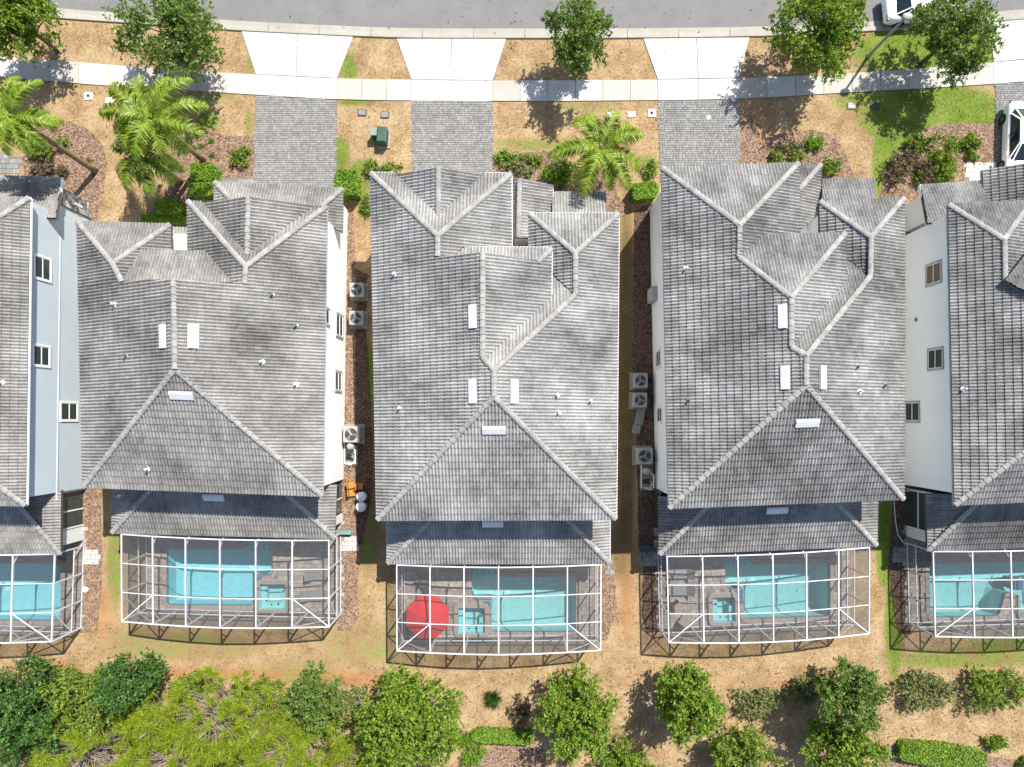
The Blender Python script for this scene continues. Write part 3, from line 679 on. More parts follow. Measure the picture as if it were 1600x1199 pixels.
def house_right():
    h = thing('house', 'pale grey house with cool grey tile roof, dark left slope, between two mulch side yards', 'house', P(1222,560), 'houses along the street'); mat = MAT['tile3']
    planes = {'L': ((1034,263),(1045,794),ZE,'L'), 'R': ((1412,310),(1411,780),ZE,'R'), 'B': ((1045,794),(1411,780),ZE,'B'), 'F1': ((1034,263),(1247,255.5),ZE,'F'), 'W1R': ((1247,255.5),(1248.5,366),ZE,'R'),
      'BF': ((1172,368),(1320,364.5),ZB,'F'), 'BR': ((1320.5,364.5),(1321,445),ZB,'R'), 'F2': ((1280,315),(1412,310),ZE,'F'), 'W2L': ((1280,315),(1281.5,370),ZE,'L'), 'F': ((1320,433),(1359,432),6.82,'F')}
    faces = [('L', [(1034,263),(1155.5,352),(1154.5,402),(1236,465),(1236,542),(1259.5,556),(1259,602),(1045,794)]), ('R', [(1412,310),(1360,371),(1359,432),(1259.5,556),(1259,602),(1411,780)]), ('B', [(1045,794),(1259,602),(1411,780)]),
      ('F1', [(1034,263),(1247,255.5),(1155.5,352)]), ('W1R', [(1155.5,352),(1247,255.5),(1249,367),(1187,368),(1154.5,402)]), ('BF', [(1187,368),(1320,364.5),(1236,465),(1154.5,402)]), ('BR', [(1320.5,364.5),(1321,448),(1240,542),(1236,542),(1236,465)]),
      ('F2', [(1280,315),(1412,310),(1360,371)]), ('W2L', [(1280,315),(1360,371),(1359,432),(1318,400),(1281,400)]), ('F', [(1359,432),(1259.5,556),(1238,543),(1321,440),(1318,400)])]
    caps = [('L',(1034,263),'L',(1155.5,352)), ('F1',(1247,255.5),'F1',(1155.5,352)), ('L',(1155.5,352),'L',(1154.5,402)), ('L',(1154.5,402),'L',(1236,465)), ('BF',(1320,364.5),'BF',(1236,465)), ('L',(1236,465),'L',(1236,542)), ('L',(1236,542),'L',(1259.5,556)), ('L',(1259.5,556),'L',(1259,602)),
      ('B',(1045,794),'B',(1259,602)), ('B',(1411,780),'B',(1259,602)), ('F2',(1280,315),'F2',(1360,371)), ('F2',(1412,310),'F2',(1360,371)), ('R',(1360,371),'R',(1359,432)), ('R',(1359,432),'R',(1259.5,556))]
    wm = MAT['wall_grey']
    r = build_roof(h, 'roof', planes, faces, caps, mat, [('L',(1034,263),(1045,794)), ('R',(1412,310),(1411,780)), ('B',(1045,794),(1411,780))], (), None, 'trim2', .03)
    wall_body(h, [(1034,263),(1247,256),(1249,366),(1280,366),(1280,315),(1412,310),(1411,780),(1045,794)], ZE, .45, 5.72, wm)
    MB().prism(inset(PX([(1180,370),(1320,366),(1320,440),(1236,530),(1150,410)], 6.5), .5), 5.6, 6.75).build('upper_wall', wm, h)
    pl2 = {'F': ((1225,258.5),(1282,257.5),2.9,'F'), 'R': ((1282,258),(1280,335),2.9,'R'), 'F3': ((1284,281),(1366,280),2.75,'F')}
    r2 = build_roof(h, 'entry_roof', pl2, [('F', [(1226,258.5),(1282,257.5),(1248,297),(1226,290)]), ('R', [(1282,258),(1280,334),(1266,345),(1252,358),(1240,350),(1248,297)]), ('F3', [(1284,281),(1366,280),(1366,330),(1284,330)])], [('F',(1282,257.5),'F',(1248,297))], mat, (), (), None)
    wall_body(h, [(1230,262),(1279,260),(1279,284),(1363,283),(1363,330),(1230,340)], 2.8, .3, 2.7, wm, 'entry_wall')
    r3 = lanai(h, (1030,866), (1369,852), (1118,779), (1292,769), (1029,776), (1370,764), mat)
    wall_body(h, [(1035,776),(1364,764),(1364,822),(1035,834)], 2.75, .3, 2.72, wm, 'rear_wall')
    L, R, B = r[3]['L'], r[3]['R'], r[3]['B']
    for a, b in ((1223,495),(1227,590)): roof_vent(r[0], L, a, b, 'u')
    roof_vent(r[0], R, 1283, 590, 'u'); roof_vent(r[0], B, 1260, 660, 'u'); roof_vent(r3[0], r3[3]['B'], 1213, 796, 'u')
    for a, b in ((1071,420),(1076,625)): roof_pipe(r[0], L, a, b)
    for a, b in ((1342,612),(1381,602),(1339,573)): roof_pipe(r[0], R, a, b)
    x = P(1040,560,ZE).x+.45
    for y0, y1, z0, z1 in ((3.05,3.95,1.2,2.4), (-.15,.65,1.2,2.4), (4.9,5.8,4.0,5.2)): window(h, wall_x((1034,263),(1045,794),.45)((y0+y1)/2)-.01, y0, y1, z0, z1, -1, 'trim')
    MB().bbox(x-.42, x-.05, 6.9, 7.7, .5, 1.9).build('electric_panel', MAT['trim2'], h)
    d = MB().bbox(x+.02, x+.06, -6, -4.2, .1, 2.3).build('sliding_door', MAT['glass'], h)
    finish_tiles(h, [r, r2, r3], mat); return h
def house_far_left():
    h = thing('house', 'blue grey stucco house with stone veneer front corner and grey tile roof', 'house', P(-110,560), 'houses along the street'); mat = MAT['tile1']
    planes = {'R': ((47.5,310),(41,790),ZE,'R'), 'L': ((-345,300),(-342,785),ZE,'L'), 'B': ((-342,785),(41,790),ZE,'B'), 'F': ((-345,303),(47.5,309),ZE,'F')}
    # hip roof: the ridge lies outside the frame
    faces = [('R', [(47.5,310),(-233,486),(-233,590),(41,790)]), ('L', [(-345,302),(-342,785),(-233,590),(-233,486)]), ('B', [(-342,785),(-233,590),(41,790)]), ('F', [(-345,303),(47.5,309.5),(-233,486)])]
    caps = [('F',(47.5,309.5),'F',(-233,486)), ('R',(-233,486),'R',(-233,590)), ('B',(41,790),'B',(-233,590)), ('F',(-345,303),'F',(-233,486)), ('B',(-342,785),'B',(-233,590))]
    wm = MAT['wall_blue']
    r = build_roof(h, 'roof', planes, faces, caps, mat, [('R',(47.5,310),(41,790)), ('B',(-342,785),(41,790)), ('F',(-345,303),(47.5,309.5))], (), None, 'white', .045)
    wall_body(h, [(-345,303),(48,308),(48,310),(41,790),(-342,785)], ZE, .36, 5.72, wm)
    pl2 = {'F': ((-200,268),(97,279),2.9,'F')}
    r2 = build_roof(h, 'garage_roof', pl2, [('F', [(-200,268),(97,279),(88,342),(-215,330)])], [], mat, [('F',(-200,268),(97,279))], (), None, 'white', .05)
    x = P(45,560,ZE).x-.36
    y_f = P(48,310,ZE).y-.3; yw = P(92,285,2.9).y-.25
    MB().bbox(x-8.5, x-.02, y_f-.5, yw, -.1, 2.78).build('garage_wall', wm, h)
    MB().bar(P(97,280,2.95)+Vector((.03,0,0)), P(88,342,3.75)+Vector((.0,0,-.06)), .06, .2).build('rake_board', MAT['white'], h)
    # belt line, joints, stone veneer blocks on the front corner
    wx0 = wall_x((47.5,310),(41,790),-.36)
    MB().bar((wx0(-4.6)+.01,-4.6,2.9), (wx0(y_f-.6)+.01,y_f-.6,2.9), .06, .09).build('belt_moulding', wm, h)
    sv = MB().bbox(x-.06, x+.03, yw-1.0, yw, 0, 2.7).build('stone_veneer', MAT['joint'], h)
    z = .02
    while z < 2.6:
        hh = random.uniform(.13,.24); y = yw-.98
        while y < yw-.05:
            w = min(random.uniform(.16,.36), yw-y-.01)
            MB().bbox(x+.0, x+.06+random.uniform(0,.03), y+.012, y+w-.012, z+.01, z+hh-.01).build('stone', MAT['stone'], sv); y += w
        z += hh
    MB().bbox(x-.1, x+.10, yw-.62, yw-.48, .9, 1.6).build('wall_light', MAT['white'], h)
    for y0, y1, z0, z1 in ((7.62,8.78,3.75,5.0), (2.92,3.95,3.75,5.0), (-.05,.92,1.2,2.65)): window(h, wx0((y0+y1)/2)+.01, y0, y1, z0, z1, 1, 'white')
    r3 = lanai(h, (-262,862), (95,866), (-207,770), (12,768), (-262,765), (96,766), mat)
    xl = P(131,800).x
    wall_body(h, [(-250,770),(89,770),(89,812),(-250,808)], 2.75, .3, 2.72, wm, 'rear_wall')
    d = MB().bbox(xl-.12, xl-.04, -6.4, -4.25, .02, 2.5).build('sliding_door', MAT['glass'], h)
    e = MB()
    for yy in (-6.4,-5.4,-4.25): e.bbox(xl-.14, xl-.0, yy-.04, yy+.04, .02, 2.55)
    e.build('frame', MAT['white'], d)
    MB().bbox(xl-.3, xl+.02, -7.3, -6.5, .0, 2.6).build('porch_pillar', MAT['trim'], h)
    roof_pipe(r[0], r[3]['R'], 5, 598)
    finish_tiles(h, [r, r2, r3], mat); return h
def house_far_right():
    h = thing('house', 'off white stucco house with dark tiled left slope beside the white car', 'house', P(1700,560), 'houses along the street'); mat = MAT['tile3']
    planes = {'L': ((1481,320),(1491,789),ZE,'L'), 'R': ((1870,312),(1868,770),ZE,'R'), 'B': ((1491,789),(1868,772),ZE,'B'), 'F1': ((1481,320),(1611,314),ZE,'F'), 'W1R': ((1611,314),(1612,391),ZE,'R'), 'F': ((1606,392),(1750,388),6.5,'F')}
    faces = [('L', [(1481,320),(1568,375),(1569.5,439),(1752,538),(1752,590),(1491,789)]), ('F1', [(1481,320),(1611,314),(1568,375)]), ('W1R', [(1568,375),(1611,314),(1612,392),(1606,393),(1569.5,439)]),
      ('F', [(1569.5,439),(1606,392),(1868,384),(1752,538)]), ('R', [(1868,380),(1868,772),(1752,590),(1752,538)]), ('B', [(1491,789),(1752,590),(1868,772)])]
    caps = [('L',(1481,320),'L',(1568,375)), ('F1',(1611,314),'F1',(1568,375)), ('L',(1568,375),'L',(1569.5,439)), ('L',(1569.5,439),'L',(1752,538)), ('L',(1752,538),'L',(1752,590)), ('B',(1491,789),'B',(1752,590)), ('B',(1868,772),'B',(1752,590))]
    wm = MAT['wall_mint']
    r = build_roof(h, 'roof', planes, faces, caps, mat, [('L',(1481,320),(1491,789)), ('B',(1491,789),(1868,772))], (), None, 'trim2', .03)
    x = P(1486,560,ZE).x+.6
    wall_body(h, [(1472,317),(1611,312),(1611,389),(1868,384),(1868,772),(1482,789)], ZE, .55, 5.72, wm)
    pl2 = {'F': ((1438,288),(1532,282),2.85,'F'), 'L2': ((1535,268),(1537,315),3.1,'L')}
    r2 = build_roof(h, 'entry_roof', pl2, [('F', [(1438,290),(1534,283),(1545,345),(1449,350)]), ('L2', [(1535,266),(1600,256),(1660,256),(1660,320),(1536,316)])], [], mat, [('F',(1438,290),(1534,283)), ('L2',(1535,266),(1536,316))], (), None, 'trim2', .04)
    MB().bar(P(1438,290,2.85)-Vector((.03,0,.05)), P(1449,350,3.75)-Vector((.03,0,.05)), .06, .2).build('rake_board', MAT['white'], h)
    wall_body(h, [(1444,294),(1534,287),(1540,268),(1660,262),(1660,340),(1449,350)], 2.85, .25, 2.75, wm, 'entry_wall')
    xw = P(1481,560,ZE).x+.55
    poly = inset(PX([(1472,317),(1611,312),(1611,389),(1868,384),(1868,772),(1482,789)], ZE), .55)
    def wx(y): return P(1472+10*(11.3-y)/16, 0, ZE).x+.55
    for y0, y1, z0, z1 in ((7.45,8.5,3.45,4.75), (2.78,3.82,3.45,4.75), (-.1,.95,1.0,2.4)): window(h, wx((y0+y1)/2), y0, y1, z0, z1, -1, 'trim2')
    MB().bbox(wx(5.7)-.06, wx(5.7), 5.6, 5.8, 2.2, 2.42).build('wall_vent', MAT['grey'], h)
    MB().bbox(wx(-4.2)-.06, wx(-4.2), -4.3, -4.15, .9, 1.3).build('hose_box', MAT['grey'], h)
    r3 = lanai(h, (1449,860), (1792,848), (1538,775), (1733,767), (1446,771), (1792,760), mat)
    xl = P(1416,800).x
    wall_body(h, [(1454,772),(1786,764),(1786,805),(1454,814)], 2.75, .3, 2.72, wm, 'rear_wall')
    d = MB().bbox(xl+.04, xl+.12, -6.5, -4.25, .02, 2.55).build('sliding_door', MAT['glass'], h)
    e = MB()
    for yy in (-6.5,-4.25): e.bbox(xl, xl+.14, yy-.05, yy+.05, .02, 2.6)
    e.bbox(xl, xl+.14, -6.45, -4.3, 1.2, 1.28); e.build('frame', MAT['white'], d)
    MB().bbox(xl-.02, xl+.3, -7.1, -6.56, .0, 2.6).build('porch_pillar', MAT['trim'], h)
    roof_pipe(r[0], r[3]['L'], 1503, 608)
    finish_tiles(h, [r, r2, r3], mat); return h
house_far_left(); house_left(); house_center(); house_right(); house_far_right()

# ---------------------------------------------------------------- pools, decks, cages
POOLBOX = []
def rounded(poly, r=.22, n=4):
    out = []; N = len(poly)
    for i in range(N):
        p, a, b = Vector(poly[i][:2]), Vector(poly[i-1][:2]), Vector(poly[(i+1)%N][:2])
        d0 = (a-p); d1 = (b-p); rr = min(r, d0.length*.45, d1.length*.45); q0 = p+d0.normalized()*rr; q1 = p+d1.normalized()*rr
        for k in range(n+1):
            t = k/n; out.append(q0*(1-t)**2+p*2*t*(1-t)+q1*t*t)
    return out
def slab_with_hole(outer, holes, z, name, mat, parent):
    loops = [[Vector((p[0],p[1],0)) for p in outer]]+[[Vector((p[0],p[1],0)) for p in h] for h in holes]
    flat = [p for l in loops for p in l]; tris = tessellate_polygon(loops); m = MB(); b = m.pts([(p.x,p.y,z) for p in flat])
    for t in tris:
        A,B,C = (flat[i] for i in t)
        if (B-A).cross(C-A).z < 0: t = t[::-1]
        m.f.append(tuple(b+i for i in t))
    return m.build(name, mat, parent)
def pool(label, outline, spa, deck_poly, wmat, mosaic=None, rot=0, shelf=None, spa_label=None):
    water = rounded(PX(outline)); dp = PX(deck_poly); HARD.append([(p.x,p.y) for p in dp])
    wp = [(p.x,p.y) for p in water]; cop = [(p.x,p.y) for p in inset(water, -.28)] 
    n = len(water); a = sum(wp[i][0]*wp[(i+1)%n][1]-wp[(i+1)%n][0]*wp[i][1] for i in range(n))
    if a < 0: wp = wp[::-1]
    c = Vector((sum(p[0] for p in wp)/n, sum(p[1] for p in wp)/n, 0))
    POOLBOX.append((min(p[0] for p in wp)-.1, max(p[0] for p in wp)+.1, min(p[1] for p in wp)-.1, max(p[1] for p in wp)+.1))
    t = thing('swimming_pool', label, 'pool', c, 'pools behind the houses')
    m = MB(); D = -1.45
    top = m.pts([(p[0],p[1],.06) for p in wp]); mid = m.pts([(p[0],p[1],D+.3) for p in wp]); fl = inset([Vector(p) for p in wp], .22); bot = m.pts([(p[0],p[1],D) for p in fl])
    for r0, r1 in ((top,mid),(mid,bot)):
        for i in range(n): j = (i+1)%n; m.f.append((r0+i, r0+j, r1+j, r1+i))
    for tr in tessellate_polygon([[Vector((p[0],p[1],0)) for p in fl]]): m.f.append(tuple(bot+i for i in tr))
    wb = MB(); ib = inset([Vector(p) for p in wp], .012); q0 = wb.pts([(p[0],p[1],-.16) for p in ib]); q1 = wb.pts([(p[0],p[1],.05) for p in ib])
    for i in range(n): j = (i+1)%n; wb.f.append((q0+i,q0+j,q1+j,q1+i))
    wb.build('waterline_band', MAT['band'], t)
    m.build('basin', MAT['plaster' if c.x < -8 else 'plaster2'], t)
    m = MB()
    for tr in tessellate_polygon([[Vector((p[0],p[1],0)) for p in wp]]):
        A,B,C = (Vector(wp[i]+(0,)) for i in tr); tr = tr if (B-A).cross(C-A).z > 0 else tr[::-1]
        m.poly([(wp[i][0],wp[i][1],-.06) for i in tr])
    m.build('water', wmat, t)
    # coping stones round the rim
    L = [0.0]
    for i in range(n): L.append(L[-1]+(Vector(wp[(i+1)%n])-Vector(wp[i])).length)
    outer = inset([Vector(p) for p in wp], -.26); k = 0; tot = L[-1]; cnt = max(8, round(tot/.42))
    def pt(ring, s):
        s %= tot; i = int(np.searchsorted(L, s, 'right'))-1; i = min(i, n-1); f = (s-L[i])/max(1e-6, L[i+1]-L[i])
        A, B = Vector(ring[i][:2]), Vector(ring[(i+1)%n][:2]); return A*(1-f)+B*f
    for i in range(cnt):
        s0, s1 = tot*i/cnt+.008, tot*(i+1)/cnt-.008; sm = (s0+s1)/2
        q = [pt(wp,s0), pt(wp,sm), pt(wp,s1), pt(outer,s1), pt(outer,sm), pt(outer,s0)]
        MB().prism([(p.x,p.y) for p in q], .02, .085+random.uniform(0,.004)).build('coping_stone', MAT['coping'], t)
    if shelf:
        s = PX(shelf); MB().prism([(p.x,p.y) for p in s], -1.2, -.32).build('sun_shelf', MAT['plaster'], t)
        x0, x1 = min(p.x for p in s), max(p.x for p in s); y0, y1 = min(p.y for p in s), max(p.y for p in s)
        for i in range(4):
            for yy in (y0+.12, y1-.25): MB().lathe((x0+.25+(x1-x0-.5)*i/3, yy, -.32), [(.045,0),(.045,.02)], 8).build('deck_jet', MAT['mosaic'], t)
    MB().lathe((wp[n//3][0]*.1+c.x*.9, wp[n//3][1]*.1+c.y*.9, D), [(.16,0),(.16,.02)], 14).build('drain', MAT['trim'], t)
    if mosaic:
        q = PX(mosaic); ms = MB().prism([(p.x,p.y) for p in q], -1.0, .10).build('spillway', MAT['deck'], t)
        x0, x1 = min(p.x for p in q)+.03, max(p.x for p in q)-.03; y0, y1 = min(p.y for p in q)+.03, max(p.y for p in q)-.03
        nx, ny = max(2, round((x1-x0)/.13)), max(2, round((y1-y0)/.13)); mm = MB()
        for i in range(nx):
            for j in range(ny): mm.bbox(x0+(x1-x0)*i/nx+.008, x0+(x1-x0)*(i+1)/nx-.008, y0+(y1-y0)*j/ny+.008, y0+(y1-y0)*(j+1)/ny-.008, .10, .118)
        stuff(mm.build('mosaic_tiles', MAT['mosaic'], t))
    holes = [wp]
    sp = None
    if spa:
        q = [(p.x,p.y) for p in rounded(PX(spa), .1)]; sp = q
        cc = Vector((sum(p[0] for p in q)/len(q), sum(p[1] for p in q)/len(q), 0)); hs = thing('spa', spa_label, 'spa', cc, 'spas beside the pools')
        out = [(p.x,p.y) for p in inset([Vector(p) for p in q], -.26)]
        zt = .22; inner = q
        slab = slab_with_hole(out, [inner], zt, 'rim', MAT['coping'], hs)
        m = MB(); N = len(q)
        for ring, z0, z1, flip in ((out, 0, zt, 0), (q, .06-.65, zt, 1)):
            b = m.pts([(p[0],p[1],z0) for p in ring]+[(p[0],p[1],z1) for p in ring]); NN = len(ring)
            for i in range(NN): j = (i+1)%NN; m.f.append((b+i,b+j,b+NN+j,b+NN+i))
        m.build('wall', MAT['spa_pl'], hs)
        fl = MB().prism(q, -.9, -.55).build('floor', MAT['spa_pl'], hs)
        x0, x1 = min(p[0] for p in q), max(p[0] for p in q); y0, y1 = min(p[1] for p in q), max(p[1] for p in q)
        b = MB(); wd = .36
        b.bbox(x0+.01, x0+wd, y0+.01, y1-.01, -.6, -.12); b.bbox(x0+wd, x1-.01, y0+.01, y0+wd, -.6, -.125); b.bbox(x1-wd, x1-.01, y0+wd, y1-.5, -.6, -.12)
        b.build('bench', MAT['spa_pl'], hs)
        for ax, ay in ((.2,.3),(.2,.7),(.4,.15),(.65,.15),(.85,.35),(.85,.65)):
            MB().lathe((x0+(x1-x0)*ax, y0+(y1-y0)*ay, -.12), [(.05,0),(.05,.03)], 8).build('jet', MAT['dark'], hs)
        POOLBOX.append((x0-.1, x1+.1, y0-.1, y1+.1))
        m = MB()
        for tr in tessellate_polygon([[Vector((p[0],p[1],0)) for p in q]]):
            A,B,C = (Vector(q[i]+(0,)) for i in tr); tr = tr if (B-A).cross(C-A).z > 0 else tr[::-1]
            m.poly([(q[i][0],q[i][1],.12) for i in tr])
        m.build('water', MAT['water'], hs); holes.append(out)
    deck = slab_with_hole([(p.x,p.y) for p in dp], [wp]+([sp] if sp else []), .035, 'pool_deck', MAT['joint'], None)
    # deck slab must also be open where the spa stands
    structure(deck)
    co = [(p.x,p.y) for p in outer]; so = [(p.x,p.y) for p in inset([Vector(p) for p in sp], -.30)] if sp else None
    pavers([(p.x,p.y) for p in dp], .34, .24, .06, MAT['deck'], deck, lambda x, y: in_poly(x, y, co) or (so and in_poly(x, y, so)), rot)
CAGES = [('white framed pool cage behind the blue grey house', (-262,862),(86,866),(-258,995),(81,1002.5)),
         ('white framed pool cage whose pool has its spa at the end near the fan units', (190,835),(514,844.5),(191,971),(514,979.5)),
         ('white framed pool cage standing over the red umbrella', (620,883),(939,882.5),(620.5,1017),(938.5,1016)),
         ('white framed pool cage over the rippled pool, lounge chairs along one end', (1042,869.5),(1358,855.5),(1045,1004),(1357.5,990)),
         ('white framed pool cage beside the green strip of lawn', (1457.5,862),(1785,850),(1461,994.5),(1788,984))]
def to_ground(p, z=2.75): w = P(p[0], p[1], z); return (CX+w.x*F/H, CY-w.y*F/H)
decks = []
for _, FL, FR, RL, RR in CAGES:
    a, b, c, d = (to_ground(p) for p in (FL, FR, RR, RL)); decks.append([(a[0]-2,a[1]-28),(b[0]+2,b[1]-28),(c[0]+3,c[1]+4),(d[0]-3,d[1]+4)])
pool('turquoise pool behind the blue grey house', [(-150,879),(96,880),(96,970),(-150,968)], None, decks[0], MAT['water'], None, 0)
pool('turquoise pool with a sun shelf nearest the round barrels', [(261,858),(384,858),(384,846),(427,847),(427,899),(411,899),(411,907),(397,907),(397,946),(261,945)], [(407,912),(448,912),(448,951),(407,951)], decks[1], MAT['water'], [(399,900),(411,899),(411,912),(399,912)], -.02, [(385,847),(426,848),(426,862),(385,861)], 'raised square spa next to the pool nearest the round barrels')
pool('pale aqua pool beside the red umbrella', [(737,886),(780,886),(780,901),(900,901),(900,987),(767,987),(767,937),(737,937)], [(716,949),(758,949),(758,989),(716,989)], decks[2], MAT['water'], [(754,938),(767,938),(767,952),(754,952)], 0, [(739,888),(779,888),(779,901),(739,901)], 'raised square spa between the red umbrella and the pool')
pool('bright rippled pool with dark blue mosaic spillway', [(1132,871),(1174,869),(1174,882),(1295,879),(1295,963),(1162,967),(1162,920),(1133,920)], [(1112,933),(1147,932),(1148,971),(1113,971)], decks[3], MAT['water2'], [(1147,920),(1161,920),(1161,940),(1147,940)], .04, [(1134,872),(1173,870),(1173,884),(1134,885)], 'raised square spa beside the rippled pool')
pool('pale aqua pool in the cage beside the green strip', [(1451,881),(1700,874),(1700,958),(1592,960),(1592,930),(1570,925),(1560,962),(1453,965)], None, decks[4], MAT['water2'], [(1584,905),(1598,905),(1598,922),(1584,922)], .03)

def cage(label, FL, FR, RL, RR, nb=6, nr=3, z0=2.75, arch=.72):
    f = [P(*p, z0) for p in (FL, FR, RL, RR)]; c = (f[0]+f[1]+f[2]+f[3])/4
    t = thing('pool_enclosure', label, 'pool cage', (c.x, c.y, 0), 'pool cages behind the houses')
    def Q(i, j):
        u, v = i/nb, j/nr; p = (f[0]*(1-u)+f[1]*u)*(1-v)+(f[2]*(1-u)+f[3]*u)*v
        return Vector((p.x, p.y, z0+arch*(1-abs(2*u-1)**1.8)))
    A = MAT['alu']; S = MAT['screen']
    def G(p, z=.06): return Vector((p.x, p.y, z))
    def beam(a, b, w=.06, h=.10, n='beam'): MB().bar(a, b, w, h).build(n, A, t)
    for i in range(nb+1):
        for j in range(nr): beam(Q(i,j), Q(i,j+1), .062 if 0 < i < nb else .058, .11, 'rafter')
    for j in range(nr+1):
        for i in range(nb): beam(Q(i,j), Q(i+1,j), .042 if 0 < j < nr else .06, .07 if 0 < j < nr else .10, 'purlin')
    beam(Q(0,nr), Q(1,nr-1), .05, .05, 'brace'); beam(Q(nb,nr), Q(nb-1,nr-1), .05, .05, 'brace')
    for i in range(nb+1): MB().bar(G(Q(i,nr)), Q(i,nr), .085, .085).build('post', A, t)
    for i in (0, nb):
        for j in range(0, nr): MB().bar(G(Q(i,j)), Q(i,j), .07, .07).build('post', A, t)
    inn = (f[0]-f[2]).normalized()
    for i in range(1, nb):                     # knee braces at the rear posts and at the house side
        p = Q(i,nr); beam(p-Vector((0,0,.75)), p+inn*.65+Vector((0,0,-.02)), .05, .05, 'brace')
        p = Q(i,0); beam(p-Vector((0,0,.45)), p-inn*.5, .045, .045, 'brace')
    for i in range(nb):
        for z in (.10, 1.0): beam(G(Q(i,nr),z), G(Q(i+1,nr),z), .06, .06, 'rail')
        if i in (0, nb-1): a, b = (Q(i,nr), Q(i+1,nr)) if i else (Q(i+1,nr), Q(i,nr)); beam(G(b,1.0), Vector((a.x,a.y,a.z-.05)), .045, .045, 'brace')
    for i in (0, nb):
        for j in range(nr):
            for z in (.10, 1.0): beam(G(Q(i,j),z), G(Q(i,j+1),z), .05, .06, 'rail')
        beam(G(Q(i,nr),1.0), Q(i,nr-1), .045, .045, 'brace')
    dn = Vector((0,0,.0))
    for i in range(nb):
        for j in range(nr): MB().poly([Q(i,j), Q(i+1,j), Q(i+1,j+1), Q(i,j+1)]).build('screen_panel', S, t)
        MB().poly([G(Q(i,nr),.1), G(Q(i+1,nr),.1), Q(i+1,nr), Q(i,nr)]).build('screen_panel', S, t)
    for i in (0, nb):
        for j in range(nr): MB().poly([G(Q(i,j),.1), G(Q(i,j+1),.1), Q(i,j+1), Q(i,j)]).build('screen_panel', S, t)
for a in CAGES: cage(*a)

# paver pads at the cage doors
for d in [[(131,858),(157,857),(157,882),(131,882)], [(532,835),(560,836),(559,861),(533,860)], [(1003,859),(1027,858),(1027,884),(1003,885)], [(1394,855),(1420,852),(1421,878),(1394,879)], [(946,876),(957,876),(957,898),(946,898)]]:
    pl = PX(d); HARD.append(pl); o = structure(MB().prism(pl, -.05, .03).build('door_pad', MAT['joint'])); pavers(pl, .3, .3, .055, MAT['concrete'] if d[0][0] < 600 else MAT['paver'], o)

# ---------------------------------------------------------------- lawn sheet with planting beds
BLOB = {0: [(1448,82,110,38,1),(1455,182,105,48,1.1),(1387,250,22,75,1),(1345,150,40,30,.6),(545,105,16,24,.7),(560,160,30,7,.8),(532,242,14,30,.8),(566,272,22,22,.8),(323,189,20,14,.8),(572,605,14,75,1),(1383,845,14,70,1.1),(1398,970,14,90,.9),(1500,1030,120,16,.62),(1600,1015,90,26,.6),
      (300,1010,120,22,.40),(205,1005,40,26,.42),(180,880,14,70,.55),(575,835,16,50,.5),(560,1005,60,40,.35),(470,1045,60,20,.35),(330,150,40,10,.5),(390,110,8,30,.5),(1010,260,20,18,.6),(910,165,70,8,.4),(570,310,14,40,.6),(830,225,60,10,.5),(390,190,8,30,.5)],
  1: [(330,1056,320,10,.8),(70,1045,60,14,.7),(560,1062,60,12,.8),(990,430,14,130,.35),(985,700,10,130,.6),(160,960,20,50,.5),(980,900,14,110,.6),(1070,1062,140,14,.35),(550,1000,14,40,.4),(1180,200,34,50,.55),(545,330,12,60,.6),(1000,350,14,40,.6),(1220,1070,40,14,.4)],
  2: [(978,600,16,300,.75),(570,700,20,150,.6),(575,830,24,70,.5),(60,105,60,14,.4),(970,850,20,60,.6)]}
def gcol(X, Y):
    gx, gy = CX+X*F/H, CY-Y*F/H; out = []
    for ch in (0,1,2):
        a = np.zeros_like(X)
        for cx, cy, rx, ry, s in BLOB[ch]:
            d = ((gx-cx)/rx)**2+((gy-cy)/ry)**2; a = np.maximum(a, s*np.clip(1.35-d*.75, 0, 1))
        out.append(np.clip(a, 0, 1))
    return np.stack(out+[np.ones_like(X)], -1)
XS = np.arange(-46, 46.01, .4); YS = np.arange(-32, 42.01, .4)
nx, ny = len(XS), len(YS)
GX, GY = np.meshgrid(XS, YS); V = np.stack([GX.ravel(), GY.ravel(), np.zeros(nx*ny)], -1).tolist(); FC = []
for j in range(ny-1):
    for i in range(nx-1):
        cx, cy = XS[i]+.2, YS[j]+.2
        if any(a-.35 < cx < b+.35 and c-.35 < cy < d+.35 for a, b, c, d in POOLBOX): continue
        k = j*nx+i; FC.append((k, k+1, k+nx+1, k+nx))
B = len(V); R_ = 900.0
V += [(-R_,-R_,0),(R_,-R_,0),(R_,R_,0),(-R_,R_,0)]; c0, c1, c2, c3 = 0, nx-1, nx*ny-1, nx*(ny-1)
FC += [(B,B+1)+tuple(range(nx-1,-1,-1)), (B+1,B+2)+tuple(nx*j+nx-1 for j in range(ny-1,-1,-1)), (B+2,B+3)+tuple(range(nx*(ny-1), nx*ny)), (B+3,B)+tuple(nx*j for j in range(ny))]
me = bpy.data.meshes.new('lawn'); me.from_pydata(V, [], FC); me.materials.append(MAT['lawn'])
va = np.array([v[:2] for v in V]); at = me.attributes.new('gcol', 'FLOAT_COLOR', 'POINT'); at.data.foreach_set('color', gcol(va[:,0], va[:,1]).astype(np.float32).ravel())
structure(link(bpy.data.objects.new('lawn', me)))
